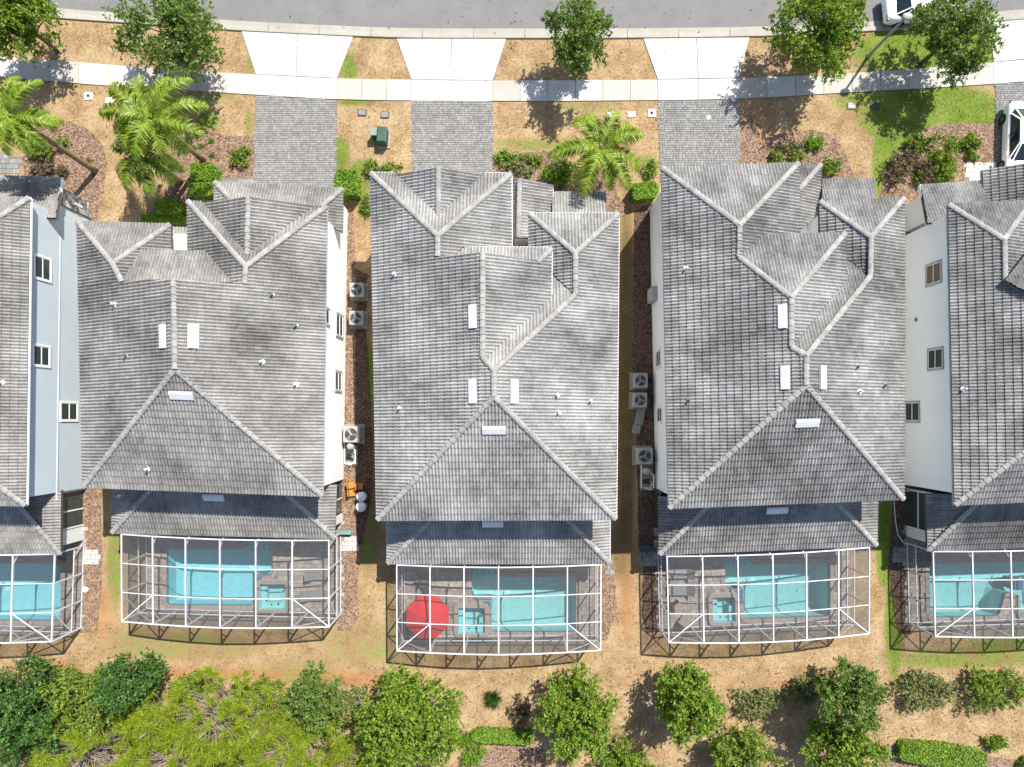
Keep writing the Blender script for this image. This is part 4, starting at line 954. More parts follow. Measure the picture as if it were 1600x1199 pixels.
BEDS = [('mulch', [(58,190),(92,187),(118,193),(142,205),(160,228),(168,255),(162,300),(150,350),(128,345),(100,300),(95,285),(40,285),(35,250)]),
  ('mulch', [(285,212),(303,203),(320,203),(342,209),(362,214),(397,212),(396,275),(340,277),(336,300),(330,345),(232,345),(235,325),(262,300),(262,250)]),
  ('mulch', [(771,240),(800,237),(860,238),(905,262),(950,262),(962,300),(985,330),(965,345),(860,345),(860,300),(797,300),(772,285)]),
  ('mulch', [(1158,190),(1172,180),(1186,195),(1186,225),(1200,215),(1240,207),(1270,203),(1295,210),(1312,225),(1324,245),(1333,270),(1338,300),(1280,300),(1240,262),(1158,262)]),
  ('mulch', [(1376,300),(1384,268),(1402,240),(1420,222),(1443,203),(1470,195),(1520,193),(1555,194),(1556,256),(1508,258),(1508,290),(1440,300),(1440,330),(1376,330)]),
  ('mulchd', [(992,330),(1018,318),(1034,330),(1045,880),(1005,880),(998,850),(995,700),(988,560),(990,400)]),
  ('mulch', [(538,310),(552,330),(556,420),(556,620),(558,850),(534,850),(528,600),(528,320)]),
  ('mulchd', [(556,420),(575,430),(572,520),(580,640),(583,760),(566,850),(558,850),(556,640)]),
  ('mulch', [(127,764),(158,764),(160,900),(152,985),(120,990),(127,980)]), ('mulch', [(530,862),(558,860),(560,960),(548,985),(528,985)]), ('mulch', [(937,885),(960,890),(963,950),(950,1000),(935,1003)]),
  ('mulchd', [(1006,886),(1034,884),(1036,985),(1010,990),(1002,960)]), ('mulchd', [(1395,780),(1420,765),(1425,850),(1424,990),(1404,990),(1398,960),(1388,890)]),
  ('mulch', [(575,255),(590,262),(590,280),(560,285)]), ('mulch', [(790,1160),(850,1170),(870,1250),(720,1250),(745,1180)]), ('mulch', [(1380,1165),(1500,1160),(1540,1180),(1640,1200),(1640,1240),(1380,1240)])]
for i, (mt, pts) in enumerate(BEDS):
    pl = []
    for k in range(len(pts)):
        a, b = Vector(pts[k]), Vector(pts[(k+1)%len(pts)]); n = max(1, int((b-a).length/7))
        for q in range(n): 
            p = a+(b-a)*q/n; pl.append((p.x+random.uniform(-1.2,1.2), p.y+random.uniform(-1.2,1.2)))
    w = PX(pl); HARD.append([(p.x,p.y) for p in w])
    o = MB().prism([(p.x,p.y) for p in w], -.03, .016+.001*i).build('mulch_bed', MAT[mt]); structure(o)
    # loose bark chips
    xs_ = [p.x for p in w]; ys_ = [p.y for p in w]; area = (max(xs_)-min(xs_))*(max(ys_)-min(ys_)); m = MB(); N = int(min(2600, area*55))
    for _ in range(N):
        x, y = random.uniform(min(xs_), max(xs_)), random.uniform(min(ys_), max(ys_))
        if not in_poly(x, y, w): continue
        a = random.random()*6.28; l, ww = random.uniform(.03,.08), random.uniform(.012,.025); ca, sa = math.cos(a), math.sin(a); z = .03+random.uniform(0,.02); tl = random.uniform(-.02,.025)
        m.poly([(x+l*ca+ww*sa, y+l*sa-ww*ca, z+tl), (x+l*ca-ww*sa, y+l*sa+ww*ca, z+tl+.01), (x-l*ca-ww*sa, y-l*sa+ww*ca, z), (x-l*ca+ww*sa, y-l*sa-ww*ca, z)])
    if m.f: stuff(m.build('bark_chips', MAT[mt], o))
# grass blades over the open lawn (uncountable)
N = 170000
gx = rng.uniform(-32.5, 32.5, N); gy = rng.uniform(-22.5, 26, N); keep = np.ones(N, bool)
for pl in HARD: keep &= ~np_in(gx, gy, pl)
gx, gy = gx[keep], gy[keep]; n = len(gx); gc = gcol(gx, gy); keep = rng.random(n) > gc[:,1]*.75; gx, gy, gc = gx[keep], gy[keep], gc[keep]; n = len(gx)
th = rng.uniform(0, 2*np.pi, n); ln = rng.uniform(.05, .13, n)*(1+.3*gc[:,0]); wd = rng.uniform(.012,.03, n); hz = rng.uniform(.02,.075, n)
v3 = np.zeros((n,3,3)); v3[:,0] = np.stack([gx-wd*np.sin(th), gy+wd*np.cos(th), np.full(n,.001)], -1); v3[:,1] = np.stack([gx+wd*np.sin(th), gy-wd*np.cos(th), np.full(n,.001)], -1); v3[:,2] = np.stack([gx+ln*np.cos(th), gy+ln*np.sin(th), hz], -1)
me = bpy.data.meshes.new('grass'); me.from_pydata(v3.reshape(-1,3).tolist(), [], np.arange(3*n).reshape(-1,3).tolist()); me.materials.append(MAT['lawn'])
at = me.attributes.new('gcol', 'FLOAT_COLOR', 'POINT'); at.data.foreach_set('color', np.repeat(gc, 3, 0).astype(np.float32).ravel())
go = stuff(link(bpy.data.objects.new('grass', me))); m = MB()
for _ in range(5200):                         # fallen leaves and twigs, thicker towards the back boundary
    x, y = random.uniform(-32,32), (random.uniform(-21.5,-15) if random.random() < .6 else random.uniform(-15,25)); a = random.random()*6.28; l = random.uniform(.03,.085); w = l*random.uniform(.2,.6); ca, sa = math.cos(a), math.sin(a); z = random.uniform(.03,.075)
    m.poly([(x+l*ca,y+l*sa,z),(x-w*sa,y+w*ca,z+.012),(x-l*ca,y-l*sa,z-.01),(x+w*sa,y-w*ca,z+.006)])
ll_ = stuff(m.build('leaf_litter', MAT['twig'])); tag(ll_, 'brown fallen leaves scattered over the dry ground', 'leaf litter')
tag(go, 'short dry tan and green lawn grass between the houses', 'grass')

# ---------------------------------------------------------------- vegetation
def unit(a): return a/np.linalg.norm(a, axis=1)[:,None]
def leaf_cloud(centers, rads, n, size, flat=.75, up=.5, shell=.5, aspect=.5, zmin=.05, per=16):
    centers = np.array(centers); rads = np.array(rads); w = rads**2; w = w/w.sum(); nt_ = max(8, n//per)
    ci = rng.choice(len(centers), nt_, p=w); d = unit(rng.normal(size=(nt_,3)))           # twigs pointing out of each clump
    r = rads[ci]*(shell+(1.12-shell)*rng.random(nt_)); tw = centers[ci]+d*r[:,None]*np.array([1,1,flat]); td = unit(d+rng.normal(size=(nt_,3))*.35+np.array([0,0,.25])); tl = size*rng.uniform(1.2,4.2,nt_)
    k = np.repeat(np.arange(nt_), per); n = len(k); u = rng.uniform(-1,1,n)
    p = tw[k]+td[k]*(u*tl[k])[:,None]+rng.normal(size=(n,3))*size*.55
    p[:,2] = np.maximum(p[:,2], zmin)
    a = unit(td[k]*.6+rng.normal(size=(n,3))*.75); nrm = unit(np.cross(a, rng.normal(size=(n,3)))+np.array([0,0,up])); b = unit(np.cross(nrm, a))
    s = size*rng.uniform(.5, 1.35, n)[:,None]
    return np.stack([p-a*s, p+b*s*aspect, p+a*s, p-b*s*aspect], 1)
def leaves_obj(name, q, mat, parent):
    n = len(q); me = bpy.data.meshes.new(name); me.from_pydata(q.reshape(-1,3).tolist(), [], np.arange(4*n).reshape(-1,4).tolist()); me.materials.append(mat); me.update()
    o = bpy.data.objects.new(name, me); link(o, parent); WM[o.name] = Matrix.Identity(4); return o
def base_of(px, py, zc): w = P(px, py, zc); return Vector((w.x, w.y, 0))
def tree(name, label, cat, px, py, zc, r, n, size, mat, group=None, clumps=46, cr=(.16,.30), flat=.72, tall=None, trunk=.11, lean=(0,0), squash=(1,1), up=.5):
    b = base_of(px, py, zc); t = thing(name, label, cat, b, group); C, R = [], []; c0 = Vector((b.x, b.y, zc)); limbs = []
    lob = [random.uniform(.72,1.15) for _ in range(9)]
    while len(C) < clumps*1.5:
        d = Vector((random.gauss(0,1), random.gauss(0,1), random.gauss(0,.9))).normalized(); k = random.random()**.42
        an = math.atan2(d.y, d.x)/(2*math.pi)*9; i0 = int(math.floor(an)); f = an-i0; l = lob[i0%9]*(1-f)+lob[(i0+1)%9]*f
        p = c0+Vector((d.x*r*squash[0]*l*k, d.y*r*squash[1]*l*k, d.z*(tall or r*.8)*k)); 
        if p.z < .35: p.z = .35+random.random()*.3
        C.append(p); R.append(r*random.uniform(*cr)); limbs.append(p)
    m = MB(); top = c0+Vector((0,0,-(tall or r*.8)*.35))
    m.tube([b-Vector((0,0,.1)), b+(top-b)*.5+Vector((random.uniform(-.08,.08), random.uniform(-.08,.08), 0)), top, c0+Vector((0,0,(tall or r)*.3))], [trunk*1.25, trunk, trunk*.75, trunk*.3], 8)
    tr = m.build('trunk', MAT['bark'], t, True)
    m = MB()
    for p in random.sample(limbs, min(18, len(limbs))):
        s = b+(top-b)*random.uniform(.7,1.1); mid = s.lerp(p, .5)+Vector((0,0,.12)); m.tube([s, mid, p], [trunk*.45, trunk*.28, trunk*.08], 5, False)
    m.build('limbs', MAT['bark'], t, True)
    leaves_obj('crown', leaf_cloud(C, R, int(n*2.3), size*.62, flat, up), mat, t); return t
SG = 'young trees along the street verge'
tree('oak_tree', 'street tree shading the pavement above the left palm clump', 'tree', 28, 32, 3.4, 2.25, 7000, .15, MAT['oak'], SG, 40)
tree('oak_tree', 'large olive green street tree beside the first driveway apron', 'tree', 273, 42, 3.5, 2.9, 9500, .14, MAT['oakd'], SG, 52)
tree('oak_tree', 'small sparse street tree between two driveway aprons, shadow across the pavement', 'tree', 904, 60, 3.3, 2.0, 6000, .14, MAT['oakd'], SG, 34, squash=(.95,1.15))
tree('oak_tree', 'full bright green street tree standing next to the lamp post', 'tree', 1287, 46, 3.6, 2.85, 9500, .14, MAT['oak'], SG, 54)
tree('oak_tree', 'round street tree overhanging the parked white car', 'tree', 1495, 50, 3.5, 2.25, 7500, .14, MAT['oakd'], SG, 44)
BG = 'trees along the back boundary'
tree('holly_tree', 'dark dense broadleaf tree behind the blue grey house', 'tree', 38, 1118, 3.0, 2.9, 12000, .15, MAT['holly'], BG, 75, (.14,.25), .8, 2.4)
tree('holly_tree', 'dark green tree with pointed tip between dense tree and pine', 'tree', 205, 1070, 3.2, 1.75, 6500, .13, MAT['holly'], BG, 44, tall=2.3)
tree('holly_tree', 'mid green bushy tree leaning into the dark dense tree', 'tree', 130, 1092, 2.4, 2.1, 6500, .13, MAT['shrub'], BG, 44)
tree('oak_tree', 'olive green rounded tree between the pine and the big oak', 'tree', 487, 1098, 2.7, 1.9, 7600, .12, MAT['oakd'], BG, 50)
tree('oak_tree', 'largest bright green oak behind the red umbrella cage', 'tree', 640, 1122, 3.6, 3.1, 15000, .15, MAT['oak'], BG, 90, (.13,.24))
tree('oak_tree', 'bright green tree on dry ground between the clipped hedge and mulch', 'tree', 905, 1118, 3.1, 2.5, 9500, .15, MAT['oak'], BG, 58, (.13,.24))
tree('oak_tree', 'bright green upright tree beside the pale shrub, shadow to its left', 'tree', 1078, 1108, 3.2, 2.2, 8500, .15, MAT['oak'], BG, 50, (.13,.24), tall=2.2)
tree('oak_tree', 'tall deep green tree right of the pale rounded shrub', 'tree', 1322, 1092, 3.4, 1.8, 7000, .14, MAT['oakd'], BG, 44, tall=2.4)
tree('oak_tree', 'mid green tree low behind the tall deep green tree', 'tree', 1315, 1165, 2.6, 2.2, 7000, .14, MAT['oak'], BG, 46)
tree('oak_tree', 'low leafy tree in front of the upright bright tree at the boundary', 'tree', 1165, 1190, 2.0, 2.0, 6500, .13, MAT['shrub'], BG, 40)
tree('oak_tree', 'low leafy tree in the corner past the mulch and hedge', 'tree', 985, 1205, 1.8, 1.8, 5000, .13, MAT['oak'], BG, 36)
def shrub(name, label, px, py, rx, ry, h, n, size, mat, group=None, clumps=22, cat='shrub'):
    b = base_of(px, py, h*.6); t = thing(name, label, cat, b, group); C, R = [], []
    for _ in range(clumps):
        a = random.random()*6.283; k = random.random()**.5; C.append(b+Vector((math.cos(a)*rx*k*.8, math.sin(a)*ry*k*.8, h*(.3+.45*random.random()*(1-k*.5))))); R.append(min(rx,ry)*random.uniform(.25,.42))
    m = MB()
    for c in C[:9]: m.tube([b, b.lerp(c,.6)+Vector((0,0,.05)), c], [.03,.02,.008], 5, False)
    m.build('stem', MAT['bark'], t)
    leaves_obj('foliage', leaf_cloud(C, R, int(n*1.5), size*.8, .8, .5), mat, t); return t
def hedge(label, px, py, w, d, h, rz=0, n=2600, mat='hedge', cat='hedge'):
    b = base_of(px, py, h); t = thing('clipped_hedge', label, cat, b, 'clipped hedges')
    pts = rng.uniform(-1, 1, (n,3)); ax = rng.choice(3, n, p=[.22,.22,.56]); sg = np.sign(rng.uniform(-1,1,n)); sg[ax == 2] = 1
    for k in range(n): pts[k,ax[k]] = sg[k]*rng.uniform(.86,1.02)
    e = np.abs(pts[:,0])**4+np.abs(pts[:,1])**4; f = np.where(e > 1, e**-.25, 1); pts[:,0] *= f; pts[:,1] *= f
    wob = 1+.06*np.sin(pts[:,0]*5+px)*np.cos(pts[:,1]*4); X = pts[:,0]*w/2*wob; Y = pts[:,1]*d/2*wob; Z = (pts[:,2]*.5+.5)*h*(.95+.05*wob); ca, sa = math.cos(rz), math.sin(rz)
    p = np.stack([b.x+X*ca-Y*sa, b.y+X*sa+Y*ca, np.maximum(Z,.04)], -1)
    nr = rng.normal(size=(n,3))*.5+np.array([0,0,.6]); nr /= np.linalg.norm(nr,axis=1)[:,None]; a = np.cross(nr, rng.normal(size=(n,3))); a /= np.linalg.norm(a,axis=1)[:,None]; bb = np.cross(nr,a); s = rng.uniform(.04,.085,n)[:,None]
    leaves_obj('foliage', np.stack([p-a*s,p+bb*s*.6,p+a*s,p-bb*s*.6],1), MAT[mat], t)
    m = MB(); m.box((b.x,b.y,h*.45),(w*.84,d*.84,h*.86), rz); m.build('inner_twigs', MAT['twig'], t); return t
def palm(label, base, crown, hz, nf, flen, group='feather palms in the front gardens'):
    b = P(*base); c = P(*crown, hz); t = thing('palm_tree', label, 'palm', b, group)
    m = MB(); pts = [b.lerp(c, k/8)+Vector((0,0,.0)) for k in range(9)]; pts[0].z = -.1
    m.tube(pts, [.17-.07*k/8+(.01 if k%2 else 0) for k in range(9)], 10); tr = m.build('trunk', MAT['palmbark'], t, True)
    m = MB(); m.tube([c-Vector((0,0,.5)), c+Vector((0,0,.15)), c+Vector((0,0,.5))], [.11,.1,.02], 8); m.build('crown_shaft', MAT['palm'], t, True)
    off = random.random()*6.28
    for k in range(nf):
        az = off+2*math.pi*k/nf+random.uniform(-.2,.2); el = random.uniform(.25,1.05); L = flen*random.uniform(.8,1.1); d = Vector((math.cos(az), math.sin(az), 0)); S = 14; rach = []
        p = Vector(c)+Vector((0,0,.1)); ang = el
        for s in range(S+1):
            rach.append(p.copy()); p = p+(d*math.cos(ang)+Vector((0,0,math.sin(ang))))*(L/S); ang -= (1.9+random.uniform(-.1,.1))/S
            p.z = max(p.z, .25)
        m = MB(); m.tube(rach, [.03-.025*s/S for s in range(S+1)], 4, False)
        side = d.cross(Vector((0,0,1)))
        for j in range(5, 66):
            u = j/66; x = u*S; i = min(int(x), S-1); q = rach[i].lerp(rach[i+1], x-i); ll = .58*math.sin(math.pi*min(1,u*.85+.13))**.7*random.uniform(.8,1.1)*flen/2.6; fw = (rach[i+1]-rach[i]).normalized()
            for sg in (-1,1):
                dr = (side*sg*.8+fw*.55+Vector((random.uniform(-.06,.06),random.uniform(-.06,.06),random.uniform(-.3,.3)))).normalized(); e = q+dr*ll-Vector((0,0,.25*ll+random.uniform(0,.2))); mid = q+dr*ll*.5; wv = fw*.022
                bq = m.pts([q-wv, q+wv, mid+wv*1.15, e, mid-wv*1.15]); m.f.append((bq,bq+1,bq+2,bq+3,bq+4))
        m.build('frond', MAT['palm'], t)
def pine(label, px, py, zt, r, tufts, sq=(1,1)):
    b = base_of(px, py, zt*.75); t = thing('pine_tree', label, 'pine', b, 'pines along the back boundary')
    MB().tube([b-Vector((0,0,.1)), b+Vector((.1,.1,zt*.5)), b+Vector((0,0,zt))], [.17,.12,.03], 8).build('trunk', MAT['pinebark'], t, True)
    lm = MB(); Q = []
    for k in range(tufts):
        a = random.random()*6.283; u = random.random()**.5; rr = r*u; z = zt*(1-.45*u**1.5)-random.random()*.9; p = b+Vector((math.cos(a)*rr*sq[0], math.sin(a)*rr*sq[1], z))
        s = b+Vector((0,0,max(.6, z-rr*.35-.3))); mid = s.lerp(p,.55)+Vector((random.uniform(-.15,.15),random.uniform(-.15,.15),-.08)); lm.tube([s,mid,p],[.035,.022,.008],5,False)
        for _ in range(2):
            q2 = mid+Vector((random.uniform(-.4,.4),random.uniform(-.4,.4),random.uniform(0,.3))); lm.tube([s.lerp(p,.5), q2], [.014,.005], 4, False)
        n = 120; d = rng.normal(size=(n,3))+np.array([0,0,.55]); d /= np.linalg.norm(d,axis=1)[:,None]; L = rng.uniform(.26,.46,n)[:,None]*random.uniform(.85,1.2); o = np.array(p)+rng.normal(size=(n,3))*.06
        sd = np.cross(d, rng.normal(size=(n,3))); sd /= np.linalg.norm(sd,axis=1)[:,None]; sd *= .012
        Q.append(np.stack([o-sd, o+sd, o+d*L+sd*.4, o+d*L-sd*.4],1))
    lm.build('limbs', MAT['pinebark'], t); leaves_obj('needles', np.concatenate(Q), MAT['pine'], t)
pine('bright lime green pine with tufted needles in front of the dark trees', 330, 1135, 6.0, 2.9, 120, (1.15,.9))
pine('lime green pine at the foot of the dense dark tree', 120, 1195, 5.5, 2.8, 95, (1.2,.8))
pine('lime green pine beside the olive rounded tree', 450, 1185, 5.0, 2.6, 90, (1.1,.9))
pine('lime green pine in the middle of the pine group with bare limbs showing', 255, 1200, 5.2, 2.6, 80, (1.2,.9))
pine('lime green pine right under the round yellow green bush side', 560, 1205, 4.2, 1.9, 70, (1.1,.8))
pine('lime green pine touching the pointed dark tree', 235, 1140, 4.6, 2.0, 55, (1.1,.9))
pine('lime green pine between olive tree and middle pine', 405, 1140, 4.6, 2.0, 55, (1.1,.9))
palm('tall feather palm with orange brown leaning trunk by the stone veneer corner', (150,268), (22,184), 6.6, 13, 2.6)
palm('tall feather palm behind the square clipped hedges', (318,251), (240,187), 5.9, 12, 3.2)
palm('second lower feather palm crown beside the mulch bed', (283,285), (222,247), 4.4, 9, 2.8)
palm('feather palm with arching fronds in front of the entry roof', (928,268), (938,232), 4.0, 12, 3.2)
hedge('bright square clipped hedge nearest the first driveway', 316, 268, 1.45, 1.0, 1.1, .0); hedge('clipped hedge block below the square one by the tall palm', 313, 293, 1.4, 1.1, 1.0, .05)
hedge('low clipped hedge end beside the entry wall', 262, 322, 1.6, .9, .9); hedge('long low hedge row under the left house front eave', 254, 342, 2.6, .55, .7)
hedge('rounded clipped hedge between driveway and white guttered house', 540, 285, 1.35, 1.5, 1.2, 0, 3200); hedge('clipped hedge beside the third driveway and dark roof', 1008, 297, 1.5, .95, 1.0, .15)
hedge('low clipped hedge strip beside the round yellow green bush at the boundary', 785, 1153, 3.6, .75, .7, -.05, 3200); hedge('long sweeping clipped hedge in the boundary mulch bed', 1475, 1183, 5.2, 1.3, .7, -.12, 5000)
hedge('clipped hedge continuing the sweeping boundary hedge', 1640, 1205, 3.0, 1.2, .7, -.1, 2600)
shrub('round_bush', 'round yellow green bush beside the low hedge strip', 733, 1176, .95, 1.05, 1.0, 3600, .06, MAT['hedge'], None, 20, 'bush')
shrub('small_bush', 'small green bush alone on dry ground near the sweeping hedge', 1556, 1158, .75, .6, .8, 1500, .08, MAT['oak'], None, 12, 'bush')
GS = 'pale shrubs along the back boundary'
for i, (lab, px, py, rx, ry, h, n, mt) in enumerate([('pale dusty shrub between two bright upright trees', 1190, 1100, 1.8, 1.2, 1.3, 4200, 'pale'), ('pale green shrub alone behind the cage by the green strip', 1447, 1084, 1.9, 1.2, 1.4, 4400, 'pale'),
   ('larger pale shrub with dark edge behind the last pool cage', 1560, 1080, 2.4, 1.5, 1.8, 5600, 'shrub'), ('pale ground shrub above the pines', 300, 1078, 1.6, .9, .9, 3000, 'shrub'), ('pale ground shrub above the pines next to the olive tree', 400, 1085, 2.0, 1.0, .9, 3800, 'shrub'), ('thin pale shrub between the olive tree and largest oak', 555, 1098, 1.0, 1.1, 1.0, 1900, 'pale'), ('thin pale shrub between the two dark boundary trees', 100, 1065, 1.3, .8, 1.0, 2000, 'pale'), ('low scrub filling under the pines near the dark trees', 200, 1150, 2.4, 1.6, .7, 4200, 'shrub'), ('low scrub filling under the middle pines', 340, 1170, 2.8, 1.6, .7, 4600, 'shrub'), ('low scrub between the pines and the largest oak', 520, 1150, 1.8, 1.5, .8, 3400, 'shrub'), ('low scrub at the foot of the dense dark tree', 70, 1175, 2.2, 1.4, .8, 3600, 'shrub'), ('brown twiggy bush left of the tree by the mulch', 810, 1110, .7, .9, .9, 1200, 'twig'), ('dusty shrub under the tall deep green tree', 1255, 1085, 1.2, .9, 1.2, 2400, 'pale')]):
    shrub('boundary_shrub', lab, px, py, rx, ry, h, n, .085, MAT[mt], GS)
GF = 'shrubs in the front garden beds'
for lab, px, py, rx, ry, h, n, mt in [('small round shrub on mulch beside the first driveway', 374, 248, .6, .65, .7, 1300, 'shrub'), ('small shrub touching the round shrub by the first driveway', 382, 236, .35, .35, .5, 500, 'shrub'), ('wide low shrub below the leaning palm trunk', 78, 235, 1.6, .8, .8, 2600, 'shrub'), ('dry twiggy shrub at the foot of the garage roof', 75, 262, 1.4, .7, .7, 1500, 'twig'), ('yellow green plant row at the second driveway edge', 790, 246, .7, .45, .6, 1000, 'hedge'), ('low plant beside the plant row at the second driveway', 828, 248, .8, .4, .5, 1000, 'shrub'), ('dense shrub below the palm against the entry roof', 880, 265, 1.3, 1.0, 1.0, 2800, 'hedge'), ('pale plants in front of the entry roof ridge', 812, 262, 1.1, .45, .5, 1200, 'pale'), ('small upright bush at the third driveway edge', 1015, 262, .5, .55, .8, 800, 'shrub'), ('olive shrubs along the front of the dark roofed house', 1225, 245, 1.5, .5, .7, 2000, 'shrub'), ('round spiky plant on top of the curved bed', 1275, 222, .65, .5, .6, 900, 'hedge'), ('pale grassy plant beside the spiky plant in the curved bed', 1240, 230, .7, .45, .5, 900, 'pale'), ('shrub in the corner of the curved bed', 1302, 258, .8, .6, .7, 1300, 'shrub'), ('tall green shrub in the bed beside the driveway car', 1475, 232, 1.1, 1.2, 1.9, 3000, 'oak'), ('left arm of green shrubs in the bed by the car', 1438, 220, .9, .5, .9, 1500, 'oak'), ('right arm of green shrubs nearest the driveway car', 1520, 218, .9, .4, .9, 1300, 'oak'), ('brown dry bush heap beside the green strip', 1422, 262, 1.5, 1.1, 1.1, 3200, 'twig'), ('yellow tipped low plants in front of the white rake board', 1455, 275, 1.1, .7, .7, 1600, 'shrub'), ('lush shrub under the entry eave near the light path', 1482, 268, .8, .7, .9, 1600, 'oak'), ('small shrub at the far end of the front path', 1519, 242, .5, .4, .5, 700, 'shrub'), ('small bush against the left eave of the white guttered house', 573, 320, .4, .7, .7, 800, 'shrub'), ('wild grassy shrubs beside the front left roof corner', 600, 262, 1.3, .6, .5, 1500, 'shrub')]:
    shrub('garden_shrub', lab, px, py, rx, ry, h, n, .075, MAT[mt], GF, 14)
def tuft(label, px, py, r, n, mat, group=None):
    b = P(px, py); t = thing('grass_tuft', label, 'grass tuft', b, group); m = MB()
    for _ in range(n):
        a = random.random()*6.283; e = random.uniform(.3,1.4); d = Vector((math.cos(a)*math.cos(e), math.sin(a)*math.cos(e), math.sin(e))); s = Vector((-d.y,d.x,0)); s = s.normalized()*.012 if s.length > .01 else Vector((.01,0,0)); L = r*random.uniform(.7,1.15); o = b+Vector((random.gauss(0,.05),random.gauss(0,.05),0)); mid = o+d*L*.6; e2 = o+d*L-Vector((0,0,.12*L))
        k = m.pts([o-s,o+s,mid+s,e2,mid-s]); m.f.append((k,k+1,k+2,k+3,k+4))
    m.build('blades', mat, t)
tuft('spiky grass tuft alone on dry ground behind the red umbrella cage', 770, 1090, .75, 260, MAT['holly'])
for i, (px, py) in enumerate([(308,214),(316,230),(331,221),(293,220),(332,243),(303,233),(276,255)]): tuft('small spiky plant on the mulch between palm and driveway', px, py, .3, 60, MAT['hedge'], 'small plants on the mulch')
for px, py in [(84,201),(140,252)]: tuft('tiny green plant on the mulch edge nearest the white utility boxes' if px < 100 else 'tiny green plant at the foot of the leaning palm trunk', px, py, .32, 60, MAT['shrub'], 'tiny plants by the leaning palm')

# ---------------------------------------------------------------- street furniture and utilities
b = P(1357,88); lamp = thing('street_lamp', 'tall street lamp leaning over the parked white car', 'street lamp', b)
MB().tube([b-Vector((0,0,.05)), b+Vector((0,0,.5)), b+Vector((0,0,3.95))], [.12,.09,.065], 12).build('pole', MAT['bronze'], lamp, True)
MB().lathe(b, [(.16,0),(.16,.1),(.10,.22)], 14).build('base', MAT['bronze'], lamp)
hd = b+Vector((.15,.12,4.0)); MB().bar(b+Vector((0,0,3.9)), hd, .08).build('arm', MAT['bronze'], lamp)
MB().lathe(hd+Vector((0,0,-.02)), [(.05,-.06),(.27,0),(.30,.06),(.22,.13),(.05,.17)], 20, 1, .72).build('lamp_head', MAT['ac'], lamp, True)
def meter(px, py, mat, label, w=.48, d=.36, lid='pad', group=None, ring=False):
    p = P(px, py); t = thing('utility_box', label, 'utility box', p, group)
    MB().box((p.x,p.y,.03),(w,d,.08), random.uniform(-.05,.05)).build('frame', MAT[mat], t, False, .012); l = MB().box((p.x,p.y,.075),(w*.8,d*.76,.02)).build('lid', MAT[lid], t)
    if ring: MB().lathe((p.x,p.y,.085), [(.11,0),(.11,.012),(.07,.012),(.07,0)], 14).build('lid_ring', MAT['grey'], t)
for px, py, rg in [(139,151,True),(172,157.5,False),(205,158,False)]: meter(px, py, 'white', 'white square utility box with round lid by the leaning palm' if rg else ('plain white utility box nearest the round lidded one' if px < 190 else 'plain white utility box beside the palm frond'), .5, .42 if rg else .34, 'white', None if rg else 'plain white boxes by the palms', rg)
for px, py in [(566,176.5),(601.5,180)]: meter(px, py, 'darkgrey', ('dark grey utility lid nearest the first paver driveway' if px < 580 else 'dark grey utility lid straight above the green transformer'), .5, .4, 'grey', 'dark lids near the transformer')
for px, py, rg in [(954.5,179.5,False),(986.5,179.5,False),(1018,177.5,True)]: meter(px, py, 'white', 'white square utility box with round lid beside the third driveway' if rg else ('plain white utility box above the arching palm, farther from the round lid' if px < 970 else 'plain white utility box between its twin and the round lidded box'), .45, .45 if rg else .34, 'white', None if rg else 'plain white boxes above the palm', rg)
meter(1330,166,'grey','light grey utility box below the lamp shadow',.5,.38,'ac'); meter(1367,166,'darkgrey','dark utility box at the edge of the green lawn',.56,.4,'darkgrey')
p = P(600,218); t = thing('transformer_cabinet', 'dark green transformer cabinet on the dry lawn between driveways', 'transformer', p)
MB().box((p.x,p.y,.05),(.75,1.15,.1)).build('base', MAT['pad'], t); MB().box((p.x,p.y,.45),(.58,.95,.72), -.06).build('case', MAT['green_metal'], t, False, .05); MB().box((p.x,p.y,.83),(.5,.86,.05), -.06).build('lid', MAT['green_metal'], t, False, .02)
p = P(587,214); t = thing('utility_pedestal', 'small pale pedestal box beside the green transformer', 'pedestal', p); MB().box((p.x,p.y,.35),(.36,.36,.7)).build('case', MAT['green_metal'], t, False, .02); MB().box((p.x,p.y,.73),(.42,.42,.06)).build('cap', MAT['pale_green'], t, False, .015)
p = P(1107,184); t = thing('cleanout_lid', 'small round white lid in the third paver driveway', 'lid', p); MB().lathe((p.x,p.y,.03), [(.13,0),(.13,.03),(.1,.035)], 16).build('cover', MAT['white'], t); MB().box((p.x,p.y,.068),(.12,.03,.012)).build('key_slot', MAT['grey'], t)
p = P(134,921); t = thing('ground_lid', 'round white ground lid on mulch beside the cage', 'lid', p); MB().lathe((p.x,p.y,.01), [(.17,0),(.17,.06),(.14,.075)], 18).build('cover', MAT['white'], t); MB().box((p.x,p.y,.09),(.1,.04,.02)).build('handle', MAT['trim'], t)
